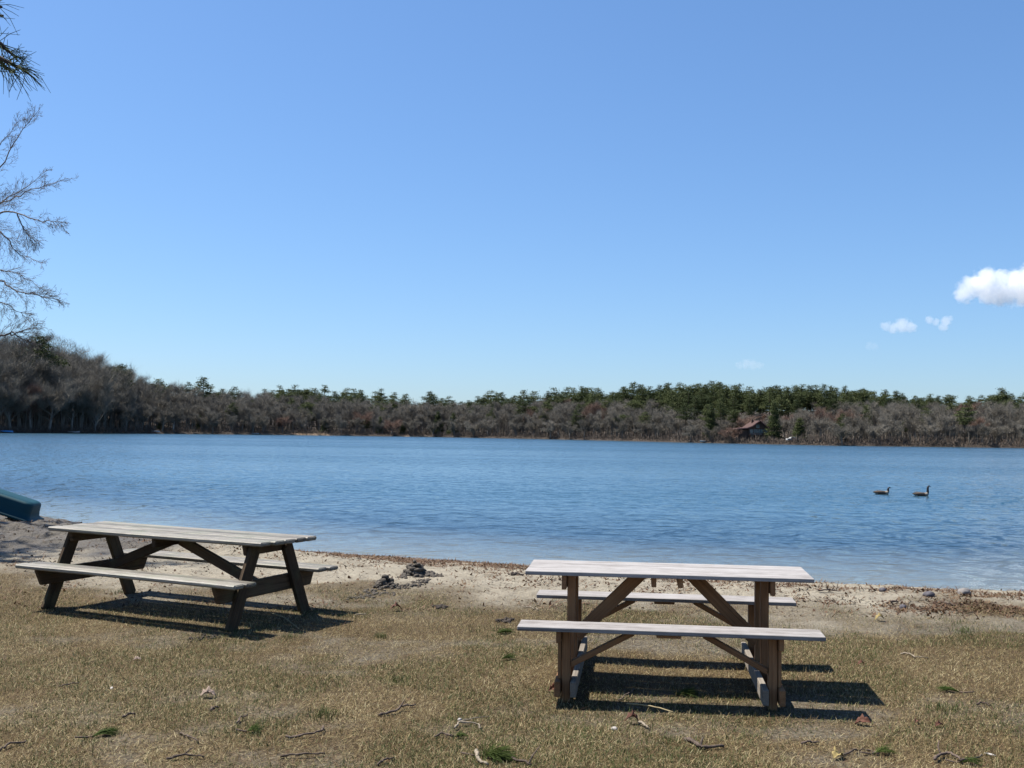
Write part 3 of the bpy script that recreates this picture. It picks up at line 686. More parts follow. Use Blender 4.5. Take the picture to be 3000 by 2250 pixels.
link("wall", py_mesh("wall", V, F), M_CLAP, hr)
slab("roof", [(0, -0.9, zr), (0, 8.4, zr), (-3.0, 8.4, zl+0.32), (-7.0, 8.4, zl-0.25), (-7.0, -0.5, zl-0.25), (-3.9, -0.6, zl+0.02), (-2.4, -0.7, zl+0.55)], 0.16, M_ROOF, hr)
slab("roof", [(0.02, 8.4, zr), (0.02, -0.9, zr), (2.95, -0.7, zl-0.1), (2.95, 8.4, zl-0.1)], 0.16, M_ROOF, hr)
for a, b_ in (((0, -0.93, zr+0.02), (-2.4, -0.73, zl+0.57)), ((-2.4, -0.73, zl+0.57), (-3.9, -0.63, zl+0.04)), ((-3.9, -0.63, zl+0.04), (-7.0, -0.53, zl-0.23)), ((0, -0.93, zr+0.02), (2.95, -0.73, zl-0.08))):
    Timber().beam(a, b_, 0.28, 0.06, VZ, seg=1).build("fascia", M_TRIM, hr)
def window(x, z, wd, ht):
    fr = Timber()
    for sx in (-1, 1): fr.beam((x+sx*(wd/2), -0.03, z-ht/2-0.05), (x+sx*(wd/2), -0.03, z+ht/2+0.05), 0.10, 0.08, VX, seg=1)
    for sz in (-1, 1): fr.beam((x-wd/2+0.06, -0.03, z+sz*ht/2), (x+wd/2-0.06, -0.03, z+sz*ht/2), 0.10, 0.075, VZ, seg=1)
    f_ = fr.build("window", M_TEALFR, hr)
    box_mesh("pane", (x-wd/2+0.04, -0.035, z-ht/2+0.04), (x+wd/2-0.04, -0.01, z+ht/2-0.04), M_GLASS, f_)
for x, wd in ((-2.4, 0.9), (-1.38, 0.35), (-0.48, 0.9), (0.38, 0.55), (0.95, 0.35), (2.0, 0.75)): window(x, zr-3.2, wd, 0.95)
for x, wd in ((-2.2, 0.8), (-0.4, 1.0), (0.7, 0.7), (2.0, 1.1)): window(x, zr-4.72, wd, 0.5)
window(-0.5, zr-1.75, 0.9, 0.9)
dk = box_mesh("deck", (-3.3, -1.7, zr-4.45), (2.6, -0.02, zr-4.32), M_CLAP, hr)
box_mesh("railing", (-3.2, -1.72, zr-4.12), (0.3, -1.66, zr-4.02), M_WHITE, dk)
for x in (-3.1, -1.6, 0.0, 1.4, 2.5): box_mesh("deck_post", (x-0.07, -1.6, -1.0), (x+0.07, -1.46, zr-4.45), M_CLAP, hr)
box_mesh("chimney", (-1.1, 4.6, zr-1.6), (-0.5, 5.3, zr+0.35), M_CLAP, hr)
box_mesh("porch_wall", (-6.2, 0.6, -1.2), (-3.32, 7.0, zl-0.45), M_CLAP, hr)
# a tan roof showing through the bare trees at the far left
p, t = far_pos(4, 44); a = at_y(6, 1117, p.y)
cr_ = empty("cottage", (a.x, p.y, p.z), 0.3); zc = a.z-p.z
tag(cr_, "small cottage with a tan roof behind bare trees at the far left edge", "house")
M_TAN = simple_mat("tan_roof", (0.312, 0.230, 0.139), 0.9, 0.15, 2.0)
V = [(-4, 0, -1), (3, 0, -1), (3, 0, zc-0.9), (-4, 0, zc-0.9), (-4, 5, -1), (3, 5, -1), (3, 5, zc-0.9), (-4, 5, zc-0.9), (-4, 2.5, zc-0.1), (3, 2.5, zc-0.1)]
link("wall", py_mesh("wall", V, [(0, 1, 2, 3), (5, 4, 7, 6), (1, 5, 6, 9, 2), (4, 0, 3, 8, 7)]), M_CLAP, cr_)
slab("roof", [(-4.4, -0.5, zc-1.0), (3.4, -0.5, zc-1.0), (3.4, 2.5, zc+0.05), (-4.4, 2.5, zc+0.05)], 0.15, M_TAN, cr_)
slab("roof", [(3.4, 5.5, zc-1.0), (-4.4, 5.5, zc-1.0), (-4.4, 2.51, zc+0.05), (3.4, 2.51, zc+0.05)], 0.15, M_TAN, cr_)

# ------------------------------------------------------------------ white car parked by the far trees
p, t = far_pos(2324/K, 5.0); a = at_y(2324, 1293, p.y)
cr0 = empty("parked_car", (a.x, p.y, max(p.z, a.z-0.2)), math.radians(8)); tag(cr0, "white car parked under the small conical pine right of the brown house", "car")
prof = [(-2.0, 0.35), (-2.05, 0.65), (-1.95, 0.92), (-1.2, 1.0), (-0.75, 1.42), (0.55, 1.45), (1.15, 0.98), (1.95, 0.85), (2.08, 0.6), (2.05, 0.35)]
V = []; n = len(prof)
for y, ins in ((-0.82, 0.0), (-0.86, 0.0), (0.86, 0.0), (0.82, 0.0)):
    for (x, z) in prof:
        tuck = 0.14*max(0, (z-0.95)/0.5)
        V.append((x*(0.97 if abs(y) == 0.86 else 1), (abs(y)-tuck)*(1 if y > 0 else -1), z))
F = [tuple(reversed(range(n)))[::-1], tuple(range(3*n, 4*n))]+[(k*n+j, k*n+(j+1) % n, (k+1)*n+(j+1) % n, (k+1)*n+j) for k in range(3) for j in range(n)]
link("body", py_mesh("body", V, F), M_WHITE, cr0)
slab("side_window", [(-1.05, -0.88, 1.30), (0.85, -0.88, 1.30), (0.85, -0.80, 1.34), (-1.05, -0.80, 1.34)], 0.28, M_GLASS, cr0)
slab("windscreen", [(0.66, -0.62, 1.40), (1.12, -0.66, 1.04), (1.12, 0.66, 1.04), (0.66, 0.62, 1.40)], 0.02, M_GLASS, cr0)
M_TYRE = simple_mat("black_rubber", (0.02, 0.02, 0.02), 0.8)
for sx in (-1.25, 1.3):
    for sy in (-0.8, 0.8):
        link("wheel", Tubes().tube([(sx, sy-0.1, 0.32), (sx, sy+0.1, 0.32)], [0.33, 0.33], 14).mesh("wheel", False), M_TYRE, cr0)

# ------------------------------------------------------------------ small boats and docks on the far shore
def hull_mesh(name, L, B, H):
    V = []; F = []; ns = 13; prof = 9
    for k in range(ns):
        u = k/(ns-1)*2-1; wdt = B/2*(1-abs(u)**2.6)*1.0+0.02; keel = 0.02+0.22*H*abs(u)**3; sheer = H*(1+0.28*u*u)
        for j in range(prof):
            a = (j/(prof-1)-0.5)*math.pi; y = wdt*math.sin(a); c_ = max(0.0, math.cos(a))**0.6
            V.append((u*L/2*(1+0.06*(1-c_)), y, keel*c_+sheer*(1-c_)))
    ins = len(V)
    for k in range(ns):
        for j in range(prof):
            x, y, z = V[k*prof+j]; V.append((x*0.965, y*0.90, z+0.035*(1 if 0 < j < prof-1 else 0)))
    def q(b0, flip):
        for k in range(ns-1):
            for j in range(prof-1):
                f_ = (b0+k*prof+j, b0+k*prof+j+1, b0+(k+1)*prof+j+1, b0+(k+1)*prof+j); F.append(f_ if not flip else f_[::-1])
    q(0, False); q(ins, True)
    for k in range(ns-1):
        for j in (0, prof-1):
            f_ = (k*prof+j, (k+1)*prof+j, ins+(k+1)*prof+j, ins+k*prof+j); F.append(f_ if j == 0 else f_[::-1])
    return py_mesh(name, V, F, True)
M_BLUEBOAT = simple_mat("sky_blue_hull", (0.06, 0.28, 0.60), 0.35, 0.08, 1.0, spec=0.5)
M_REDBOAT = simple_mat("faded_red_hull", (0.42, 0.14, 0.11), 0.5, 0.1, 1.0)
M_DOCK = simple_mat("bleached_dock_board", (0.341, 0.308, 0.256), 0.9, 0.2, 2.0)
def boat(px, py, L, mat, label, flip=False, rz=0.2, r0=None):
    if r0 is None: pt = at_z(px, py, WATER_Z); loc = Vector((pt.x, pt.y-0.5, WATER_Z-0.06))
    else: pt, t_ = far_pos(px/K, r0); loc = pt+Vector((0, 0, 0.05))
    root = empty("rowing_boat", loc, rz); tag(root, label, "boat", None)
    h_ = link("hull", hull_mesh("hull", L, 1.25, 0.5), mat, root)
    if flip: h_.rotation_euler = (math.pi, 0, 0); h_.location.z = 0.66
    for x in (-L*0.2, L*0.16): Timber().beam((x, -0.5, 0.36 if not flip else 0.24), (x, 0.5, 0.36 if not flip else 0.24), 0.22, 0.04, VX, seg=1).build("thwart", M_DOCK, root)
    return root
boat(8, 1262, 5.6, M_BLUEBOAT, "bright blue boat lying upside down on the bank at the far left edge", True, 0.1, 0.8)
boat(215, 1259, 3.6, M_WHITE, "white boat drawn up under the dark trees on the far left shore", False, 0.5, 0.6)
boat(452, 1259, 3.8, M_WHITE, "white boat on the shore just above a small low dock", True, 0.1, 2.2)
boat(747, 1267, 3.0, M_WHITE, "small white boat at the waterline left of a pale swimming raft", False, 0.2, 0.4)
boat(2064, 1294, 3.2, M_WHITE, "white boat pulled ashore left of the tall waterline pine and the house", False, 0.4, 1.2)
def dock(px, L, D, label, out=1.5, mat=None):
    p, t = far_pos(px/K, -out); root = empty("dock", (p.x, p.y, WATER_Z), -math.atan(t)*0.4); tag(root, label, "dock")
    T = Timber(); n = max(3, int(L/0.3))
    for k in range(n): T.beam((-L/2+(k+0.5)*L/n, -D/2, 0.38), (-L/2+(k+0.5)*L/n, D/2, 0.38), L/n-0.02, 0.06, VX, seg=1)
    T.build("deck", mat or M_DOCK, root)
    for sx in (-1, 1):
        for sy in (-1, 1): Timber().beam((sx*L*0.45, sy*D*0.42, -0.6), (sx*L*0.45, sy*D*0.42, 0.35), 0.14, 0.14, VX, seg=1).build("post", M_DOCK, root)
dock(447, 6.0, 2.0, "low reddish dock at the waterline below an upturned white boat", 1.0, M_REDBOAT)
dock(592, 7.0, 2.0, "narrow pale dock lying along the shore left of the middle, near low evergreens", 1.0)
dock(777, 7.0, 2.5, "pale swimming raft at the shore left of the beige beach", 2.0)
dock(955, 7.0, 2.0, "short dark dock at the right end of the beige beach", 1.0, M_PBARK)
# strips of sandy beach on the far shore
def far_beach(x0, x1, r1, name, label):
    V = []; n = 24
    for k in range(n+1):
        u = k/n; x = x0+(x1-x0)*u; w_ = r1*math.sin(math.pi*min(1, max(0, u)))**0.6
        for r_ in (-0.6, 0.25*w_, 0.6*w_, w_):
            p, t = far_pos(x, r_); V.append((p.x, p.y, p.z+0.16 if r_ > 0 else p.z))
    F = [(4*k+j, 4*k+4+j, 4*k+5+j, 4*k+1+j) for k in range(n) for j in range(3)]
    tag(link(name, py_mesh(name, V, F, True), M_FSAND), label, kind='structure')
M_FSAND = simple_mat("far_sand", (0.195, 0.143, 0.098), 1.0, 0.25, 0.6)
far_beach(612, 712, 7.0, "beach", "beige strip of beach on the middle of the far shore")
far_beach(866, 908, 3.5, "sandy_point", "small pale sandy point on the middle of the far shore")

# ------------------------------------------------------------------ geese
M_GBROWN = simple_mat("brown_feathers", (0.080, 0.057, 0.042), 0.8, 0.35, 30)
M_GPALE = simple_mat("pale_feathers", (0.258, 0.227, 0.184), 0.8, 0.15, 30)
M_GBLACK = simple_mat("black_feathers", (0.012, 0.012, 0.016), 0.6, 0.2, 20)
M_GWHITE = simple_mat("white_feathers", (0.615, 0.599, 0.574), 0.8, 0.05, 20)
M_EYE = simple_mat("dark_eye", (0.004, 0.004, 0.004), 0.1)
def goose(px, py, neck, label, sc=0.9):
    pt = at_z(px, py, WATER_Z); lean = 0.0
    path = [(-0.375, 0.125, .018, .006, 0), (-0.33, 0.12, .045, .018, 0), (-0.27, 0.105, .075, .045, 3), (-0.20, 0.09, .105, .075, 3), (-0.10, 0.075, .135, .10, 1), (0.02, 0.07, .142, .108, 1), (0.11, 0.072, .125, .105, 1), (0.18, 0.09, .095, .09, 2), (0.225, 0.125, .06, .066, 2)]
    nz = 0.165
    path += [(0.24, nz, .046, .052, 2), (0.244, nz+0.25*neck, .046, .048, 0), (0.238, nz+0.6*neck, .040, .043, 0), (0.244, nz+neck, .038, .040, 0), (0.262, nz+neck+0.04, .034, .036, 4), (0.292, nz+neck+0.055, .034, .033, 4), (0.318, nz+neck+0.05, .024, .022, 0), (0.336, nz+neck+0.043, .015, .012, 0), (0.366, nz+neck+0.034, .011, .006, 0), (0.374, nz+neck+0.032, .003, .002, 0)]
    pts = np.array([(a[0], a[1]) for a in path]); D = np.gradient(pts, axis=0); D /= np.linalg.norm(D, axis=1)[:, None]
    V = []; F = []; mi = []; k = 16
    for (x, z, ry, rz, m_), d in zip(path, D):
        for j in range(k):
            a = 2*math.pi*j/k; V.append((x-d[1]*rz*math.sin(a), ry*math.cos(a), z+d[0]*rz*math.sin(a)))
    for q in range(len(path)-1):
        for j in range(k):
            F.append((q*k+j, q*k+(j+1) % k, (q+1)*k+(j+1) % k, (q+1)*k+j)); m_ = path[q+1][4] if q else 0
            if m_ == 4: m_ = 3 if (j in (8, 9, 10, 14, 15, 0) and q in (13,)) else 0
            if m_ == 3 and q < 5: m_ = 3 if 8 <= j < 16 else 0 if q < 2 else 1
            if q in (4, 5, 6) and 9 <= j < 15: m_ = 2
            mi.append(m_)
    F.append(tuple(reversed(range(k)))); mi.append(0); F.append(tuple((len(path)-1)*k+j for j in range(k))); mi.append(0)
    me = py_mesh("goose", V, F, True)
    o = link("goose", me, [M_GBLACK, M_GBROWN, M_GPALE, M_GWHITE]); me.polygons.foreach_set("material_index", mi)
    sb = o.modifiers.new("smooth", 'SUBSURF'); sb.levels = 1; sb.render_levels = 1
    o.location = (pt.x, pt.y, WATER_Z-0.035); o.scale = (sc, sc, sc); o.rotation_euler = (0, 0, 0.05)
    tag(o, label, "goose", "pair of geese on the lake")
    for sy in (-1, 1):
        V = []; F = []; nu, nv = 12, 7
        for a in range(nu+1):
            u = a/nu; x = 0.16-0.50*u; hh = 0.062*math.sin(math.pi*min(1, u*0.96+0.03))**0.55; zc_ = 0.115+0.012*u
            for b_ in range(nv+1):
                v = b_/nv*2-1; yy = (0.136*math.sin(math.pi*(0.25+0.72*(1-u)*0.95))**0.5*math.sqrt(max(0, 1-0.55*(v*0.8+0.3)**2))+0.012)*(1-0.55*u**3)
                V.append((x, sy*yy, zc_+hh*v))
        for a in range(nu):
            for b_ in range(nv):
                f_ = (a*(nv+1)+b_, a*(nv+1)+b_+1, (a+1)*(nv+1)+b_+1, (a+1)*(nv+1)+b_); F.append(f_ if sy > 0 else f_[::-1])
        wg = link("wing", py_mesh("wing", V, F, True), M_GBROWN, o)
        so_ = wg.modifiers.new("thick", 'SOLIDIFY'); so_.thickness = 0.012; so_.offset = 1
        link("eye", Tubes().tube([(0.292, sy*0.024, nz+neck+0.062), (0.292, sy*0.034, nz+neck+0.062)], [0.006, 0.006], 8).mesh("eye"), M_EYE, o)
    return o
goose(2584, 1448, 0.085, "goose with its neck drawn down, swimming behind the other to the left")
goose(2700, 1453, 0.205, "goose with its black neck stretched upright, swimming ahead to the right")

# ------------------------------------------------------------------ upturned teal pedal boat on the bank at the left
M_TEAL = simple_mat("teal_plastic", (0.003, 0.046, 0.062), 0.55, 0.10, 3.0, 0.05, spec=0.2)
gp = G(128, 1526)
tb = empty("pedal_boat", (gp.x-0.34, gp.y+0.35, gp.z-0.05), 0.06); tb.rotation_euler = (0.0, math.radians(18.0), 0.10)
tag(tb, "teal plastic pedal boat hull lying upside down on the dug bank by the water", "boat")
def rrect(L, B, r_, z, n=7, x1=0.0):
    out = []
    for cx, cy, a0 in ((x1-r_, B/2-r_, 0), (x1-L+r_, B/2-r_, 90), (x1-L+r_, -B/2+r_, 180), (x1-r_, -B/2+r_, 270)):
        for k in range(n+1):
            a = math.radians(a0+90*k/n); out.append((cx+r_*math.cos(a), cy+r_*math.sin(a), z))
    return out
loops = []
for g_, z, rr in ((0.075, 0.0, 0.10), (0.08, 0.035, 0.10), (0.03, 0.05, 0.10), (0.0, 0.075, 0.11), (-0.015, 0.15, 0.12), (-0.02, 0.245, 0.13), (-0.032, 0.275, 0.13), (-0.06, 0.292, 0.12), (-0.11, 0.298, 0.10)):
    loops.append(rrect(2.6+2*g_, 0.66+2*g_, rr, z*1.10, x1=g_))
V = [v for l in loops for v in l]; n = len(loops[0]); F = []
for k in range(len(loops)-1): F += [(k*n+j, k*n+(j+1) % n, (k+1)*n+(j+1) % n, (k+1)*n+j) for j in range(n)]
F.append(tuple((len(loops)-1)*n+j for j in range(n)))
h_ = link("hull", py_mesh("hull", V, F, True), M_TEAL, tb); sm = h_.modifiers.new("wall", 'SOLIDIFY'); sm.thickness = 0.012; sm.offset = -1
# ------------------------------------------------------------------ bare tree at the left, its trunk outside the frame
M_NTWIG = simple_mat("dark_twig", (0.165, 0.138, 0.12), 0.9, 0.3, 10.0)
rt = np.random.default_rng(5)
TY = 19.0; tx0 = -12.3; gz0 = float(ground_z(tx0, TY))
tree = empty("bare_tree", (tx0, TY, gz0)); tag(tree, "leafless overhanging tree reaching in from the left edge over the beach", "tree")
zz = np.linspace(-0.2, 8.6, 12); trunk = np.stack([0.10*np.sin(zz*0.8), 0.08*np.cos(zz), zz], 1)
link("trunk", Tubes().tube(trunk, np.linspace(0.19, 0.03, 12), 10).mesh("trunk"), M_BARK, tree)
cw = Tubes()
def sprout(p, d, ln, rad, lev, droop):
    n = 6 if lev < 2 else 4
    pts = [p]; d = d/np.linalg.norm(d)
    for k in range(n):
        d = d+rt.normal(0, 0.10, 3)+np.array([0, 0, -droop*0.10]); d /= np.linalg.norm(d); pts.append(pts[-1]+d*ln/n)
    pts = np.array(pts); cw.tube(pts, np.linspace(rad, max(0.0014, rad*0.28), n+1), 4 if lev < 2 else 3, False)
    if lev >= 3: return
    nc = (6, 4, 3)[lev]
    for q in range(nc):
        u = rt.uniform(0.18, 1.0); i0 = min(n-1, int(u*n)); b0 = pts[i0]+(pts[i0+1]-pts[i0])*(u*n-i0); dl = pts[i0+1]-pts[i0]; dl /= np.linalg.norm(dl)
        s = rt.normal(size=3); s -= dl*s.dot(dl); s /= np.linalg.norm(s)
        sprout(b0, dl*0.85+s*rt.uniform(0.45, 0.9)+np.array([0, 0, 0.18-0.25*droop]), ln*rt.uniform(0.36, 0.58), max(0.0018, rad*0.5), lev+1, droop)
def wp(px, py, Y): q = at_y(px, py, Y); return np.array([q.x-tx0, q.y-TY, q.z-gz0])
LIMBS = [   # points as (column, row, distance), from the trunk outwards; thickness; droop
 ([(-160, 620, 18.6), (0, 492, 18.2), (55, 400, 18.0), (118, 318, 18.0)], .020, 0.0),
 ([(-160, 560, 19.6), (0, 430, 19.8), (60, 350, 20)], .016, 0.0),
 ([(-160, 720, 19.4), (0, 590, 19.6), (60, 560, 19.8), (135, 500, 20.0)], .020, 0.1),
 ([(-200, 640, 19.0), (-20, 600, 18.8), (45, 584, 18.6), (110, 548, 18.4), (200, 522, 18.2)], .020, 0.1),
 ([(-160, 650, 18.4), (0, 622, 18.0), (50, 627, 17.8), (125, 646, 17.6), (180, 652, 17.5)], .026, 0.5),
 ([(-180, 700, 19.5), (0, 668, 19.4), (22, 705, 19.3), (60, 748, 19.2), (135, 772, 19.0)], .022, 0.6),
 ([(50, 627, 17.8), (66, 665, 17.8), (84, 690, 17.8), (98, 712, 17.8)], .013, 0.8),
 ([(-180, 830, 18.6), (0, 818, 18.4), (40, 850, 18.3), (95, 864, 18.2), (150, 872, 18.2), (205, 890, 18.2)], .022, 0.3),
 ([(-180, 800, 19.9), (0, 790, 20), (50, 800, 20.2), (130, 850, 20.4)], .016, 0.4),
 ([(-170, 905, 19.2), (0, 880, 19.0), (40, 905, 18.9), (90, 925, 18.8)], .018, 0.5),
 ([(-180, 990, 18.2), (0, 990, 18.0), (30, 974, 18.0), (75, 968, 18.0), (122, 962, 18.0)], .030, 0.2),
 ([(30, 974, 18.0), (60, 990, 18.0), (95, 1006, 18.0)], .014, 0.4),
]
for pl, rd, dr in LIMBS:
    P = [wp(*q) for q in pl]
    if pl[0][0] < -100:
        s0 = P[0].copy(); zt = max(0.8, s0[2]-0.9); P.insert(0, np.array([np.interp(zt, zz, trunk[:, 0]), np.interp(zt, zz, trunk[:, 1]), zt]))
    P = np.array(P); tt_ = np.linspace(0, len(P)-1, 4*(len(P)-1)+1)
    C = np.stack([np.interp(tt_, np.arange(len(P)), P[:, k]) for k in range(3)], 1)
    C[1:-1] = 0.25*C[:-2]+0.5*C[1:-1]+0.25*C[2:]; C[1:-1] += rt.normal(0, 0.014, (len(C)-2, 3))
    R_ = np.linspace(rd*1.0, 0.003, len(C)); cw.tube(C, R_, 5, False)
    for q in range(11+5*len(P)):
        u0 = rt.uniform(0.25, 1.0); u = u0*(len(C)-1); i0 = min(len(C)-2, int(u)); b0 = C[i0]+(C[i0+1]-C[i0])*(u-i0); dl = C[i0+1]-C[i0]; dl /= np.linalg.norm(dl)
        s = rt.normal(size=3); s -= dl*s.dot(dl); s /= np.linalg.norm(s)
        sprout(b0, dl*0.9+s*rt.uniform(0.5, 0.9)+np.array([0, 0, 0.2-0.35*dr]), rt.uniform(0.38, 0.66)*(1.08-0.78*u0)*(0.6+0.4*rd/0.03), 0.0031, 1, dr)
link("crown", cw.mesh("crown"), M_NTWIG, tree)

# ------------------------------------------------------------------ pine with a bough hanging into the top left corner
M_NEEDLE = foliage_mat("pine_needle_near", (0.035, 0.060, 0.020), (0.065, 0.10, 0.035), (0.12, 0.15, 0.06), 3.0, 0.2)
rp = np.random.default_rng(8)
PX, PY = -4.1, 4.0
pine = empty("pine_tree", (PX, PY, float(plane_z(PX, PY)))); tag(pine, "pine whose long-needled bough hangs into the top left corner of the view", "pine tree")
pz = pine.location.z
zz = np.linspace(-0.2, 9.0, 12); tr_ = np.stack([0.06*np.sin(zz*0.7), 0.05*np.cos(zz*0.9), zz], 1)
link("trunk", Tubes().tube(tr_, np.linspace(0.20, 0.04, 12), 12).mesh("trunk"), M_PBARK, pine)
br = Tubes(); nd = Tubes()
def lp(px, py, Y): q = at_y(px, py, Y); return np.array([q.x-PX, q.y-PY, q.z-pz])
def tuft(p, d, n, ln, sprd=0.85, back=0.10):
    d = d/np.linalg.norm(d)
    for k in range(n):
        v = d*rp.uniform(0.25, 1.0)+rp.normal(0, sprd*0.55, 3); v /= np.linalg.norm(v)
        b0 = p-d*rp.uniform(0, back); L_ = ln*rp.uniform(0.75, 1.1)
        mid = b0+v*L_*0.5+rp.normal(0, 0.004, 3); e = b0+v*L_+np.array([0, 0, -0.012])+rp.normal(0, 0.006, 3)
        nd.tube([b0, mid, e], [0.0013, 0.0013, 0.0008], 3, False)
def bough(pts, rad, tufts):
    P = np.array(pts); t_ = np.linspace(0, len(P)-1, 5*(len(P)-1)+1); C = np.stack([np.interp(t_, np.arange(len(P)), P[:, k]) for k in range(3)], 1)
    C[1:-1] = 0.25*C[:-2]+0.5*C[1:-1]+0.25*C[2:]; br.tube(C, np.linspace(rad, 0.0045, len(C)), 6)
    for (u, n) in tufts:
        i0 = min(len(C)-2, int(u*(len(C)-1))); tuft(C[i0+1] if u >= 1 else C[i0], C[min(i0+1, len(C)-1)]-C[max(0, i0-1)], n, 0.105)
st = lambda z: np.array([np.interp(z, zz, tr_[:, 0]), np.interp(z, zz, tr_[:, 1]), z])
bough([st(3.5), lp(-340, 40, 4.0), lp(-120, 100, 4.0), lp(0, 128, 4.0), lp(14, 141, 4.0), lp(48, 168, 4.0)], 0.020, [(1, 32), (0.78, 12)])
bough([lp(-120, 100, 4.0), lp(0, 170, 3.95), lp(40, 191, 3.95), lp(76, 205, 3.95)], 0.011, [(1, 58), (0.8, 5)])
bough([lp(-80, 135, 4.02), lp(0, 180, 4.05), lp(22, 202, 4.05), lp(44, 211, 4.05)], 0.009, [(1, 32)])
bough([lp(-120, 100, 4.0), lp(-60, 20, 4.05), lp(-20, 15, 4.05), lp(6, 21, 4.05)], 0.009, [(1, 22)])
bough([lp(-100, 60, 4.1), lp(-20, 46, 4.1), lp(10, 46, 4.1)], 0.005, [(1, 3)])
for k in range(14):       # the rest of the crown, out of the frame
    z = rp.uniform(4.2, 8.8); a = rp.uniform(1.9, 5.6); L_ = rp.uniform(0.7, 1.6)*(1.15-0.08*z)
    e = st(z)+np.array([math.cos(a)*L_, math.sin(a)*L_, rp.uniform(-0.1, 0.3)])
    bough([st(z), st(z)*0.5+e*0.5+np.array([0, 0, 0.05]), e], 0.018, [(1, 70), (0.75, 40), (0.5, 40)])
link("branches", br.mesh("branches"), M_PBARK, pine); link("needles", nd.mesh("needles"), M_NEEDLE, pine)

# ------------------------------------------------------------------ pine outside the left edge that shades the beach there
SX, SY = -10.6, 14.6
shp = empty("pine_tree", (SX, SY, float(ground_z(SX, SY)))); tag(shp, "tall pine standing on the beach beyond the left edge, shading the sand", "pine tree")
zz = np.linspace(-0.3, 11.5, 12); tr_ = np.stack([0.10*np.sin(zz*0.6), 0.10*np.cos(zz*0.5), zz], 1); PX, PY, pz = SX, SY, shp.location.z
link("trunk", Tubes().tube(tr_, np.linspace(0.22, 0.05, 12), 12).mesh("trunk"), M_PBARK, shp)
br = Tubes(); nd = Tubes()
for k in range(30):
    z = rp.uniform(3.6, 11.0); a = rp.uniform(0, 6.28); L_ = rp.uniform(1.2, 2.5)*(1.15-0.05*z)
    e = st(z)+np.array([math.cos(a)*L_, math.sin(a)*L_, rp.uniform(-0.2, 0.4)]); br.tube([st(z), st(z)*0.5+e*0.5+np.array([0, 0, 0.1]), e], [0.035, 0.022, 0.008], 5)
    for q in range(9):
        u = rp.uniform(0.35, 1.0); b0 = st(z)*(1-u)+e*u+rp.normal(0, 0.16, 3); v = e-st(z); v /= np.linalg.norm(v)
        for j in range(46):
            w_ = v*0.5+rp.normal(0, 0.7, 3); w_ /= np.linalg.norm(w_); nd.sliver(b0, b0+w_*rp.uniform(0.12, 0.22), 0.012)
link("branches", br.mesh("branches"), M_PBARK, shp); link("needles", nd.mesh("needles", False), M_NEEDLE, shp)

shp2 = copy_tree(shp); shp2.location = (-12.3, 18.6, float(ground_z(-12.3, 18.6))); shp2.rotation_euler = (0, 0, 2.0)  # unseen copy, added to spread more shade over the sand by the boat
tag(shp2, "second pine added unseen beyond the left edge to widen the shade on the beach", "pine tree")

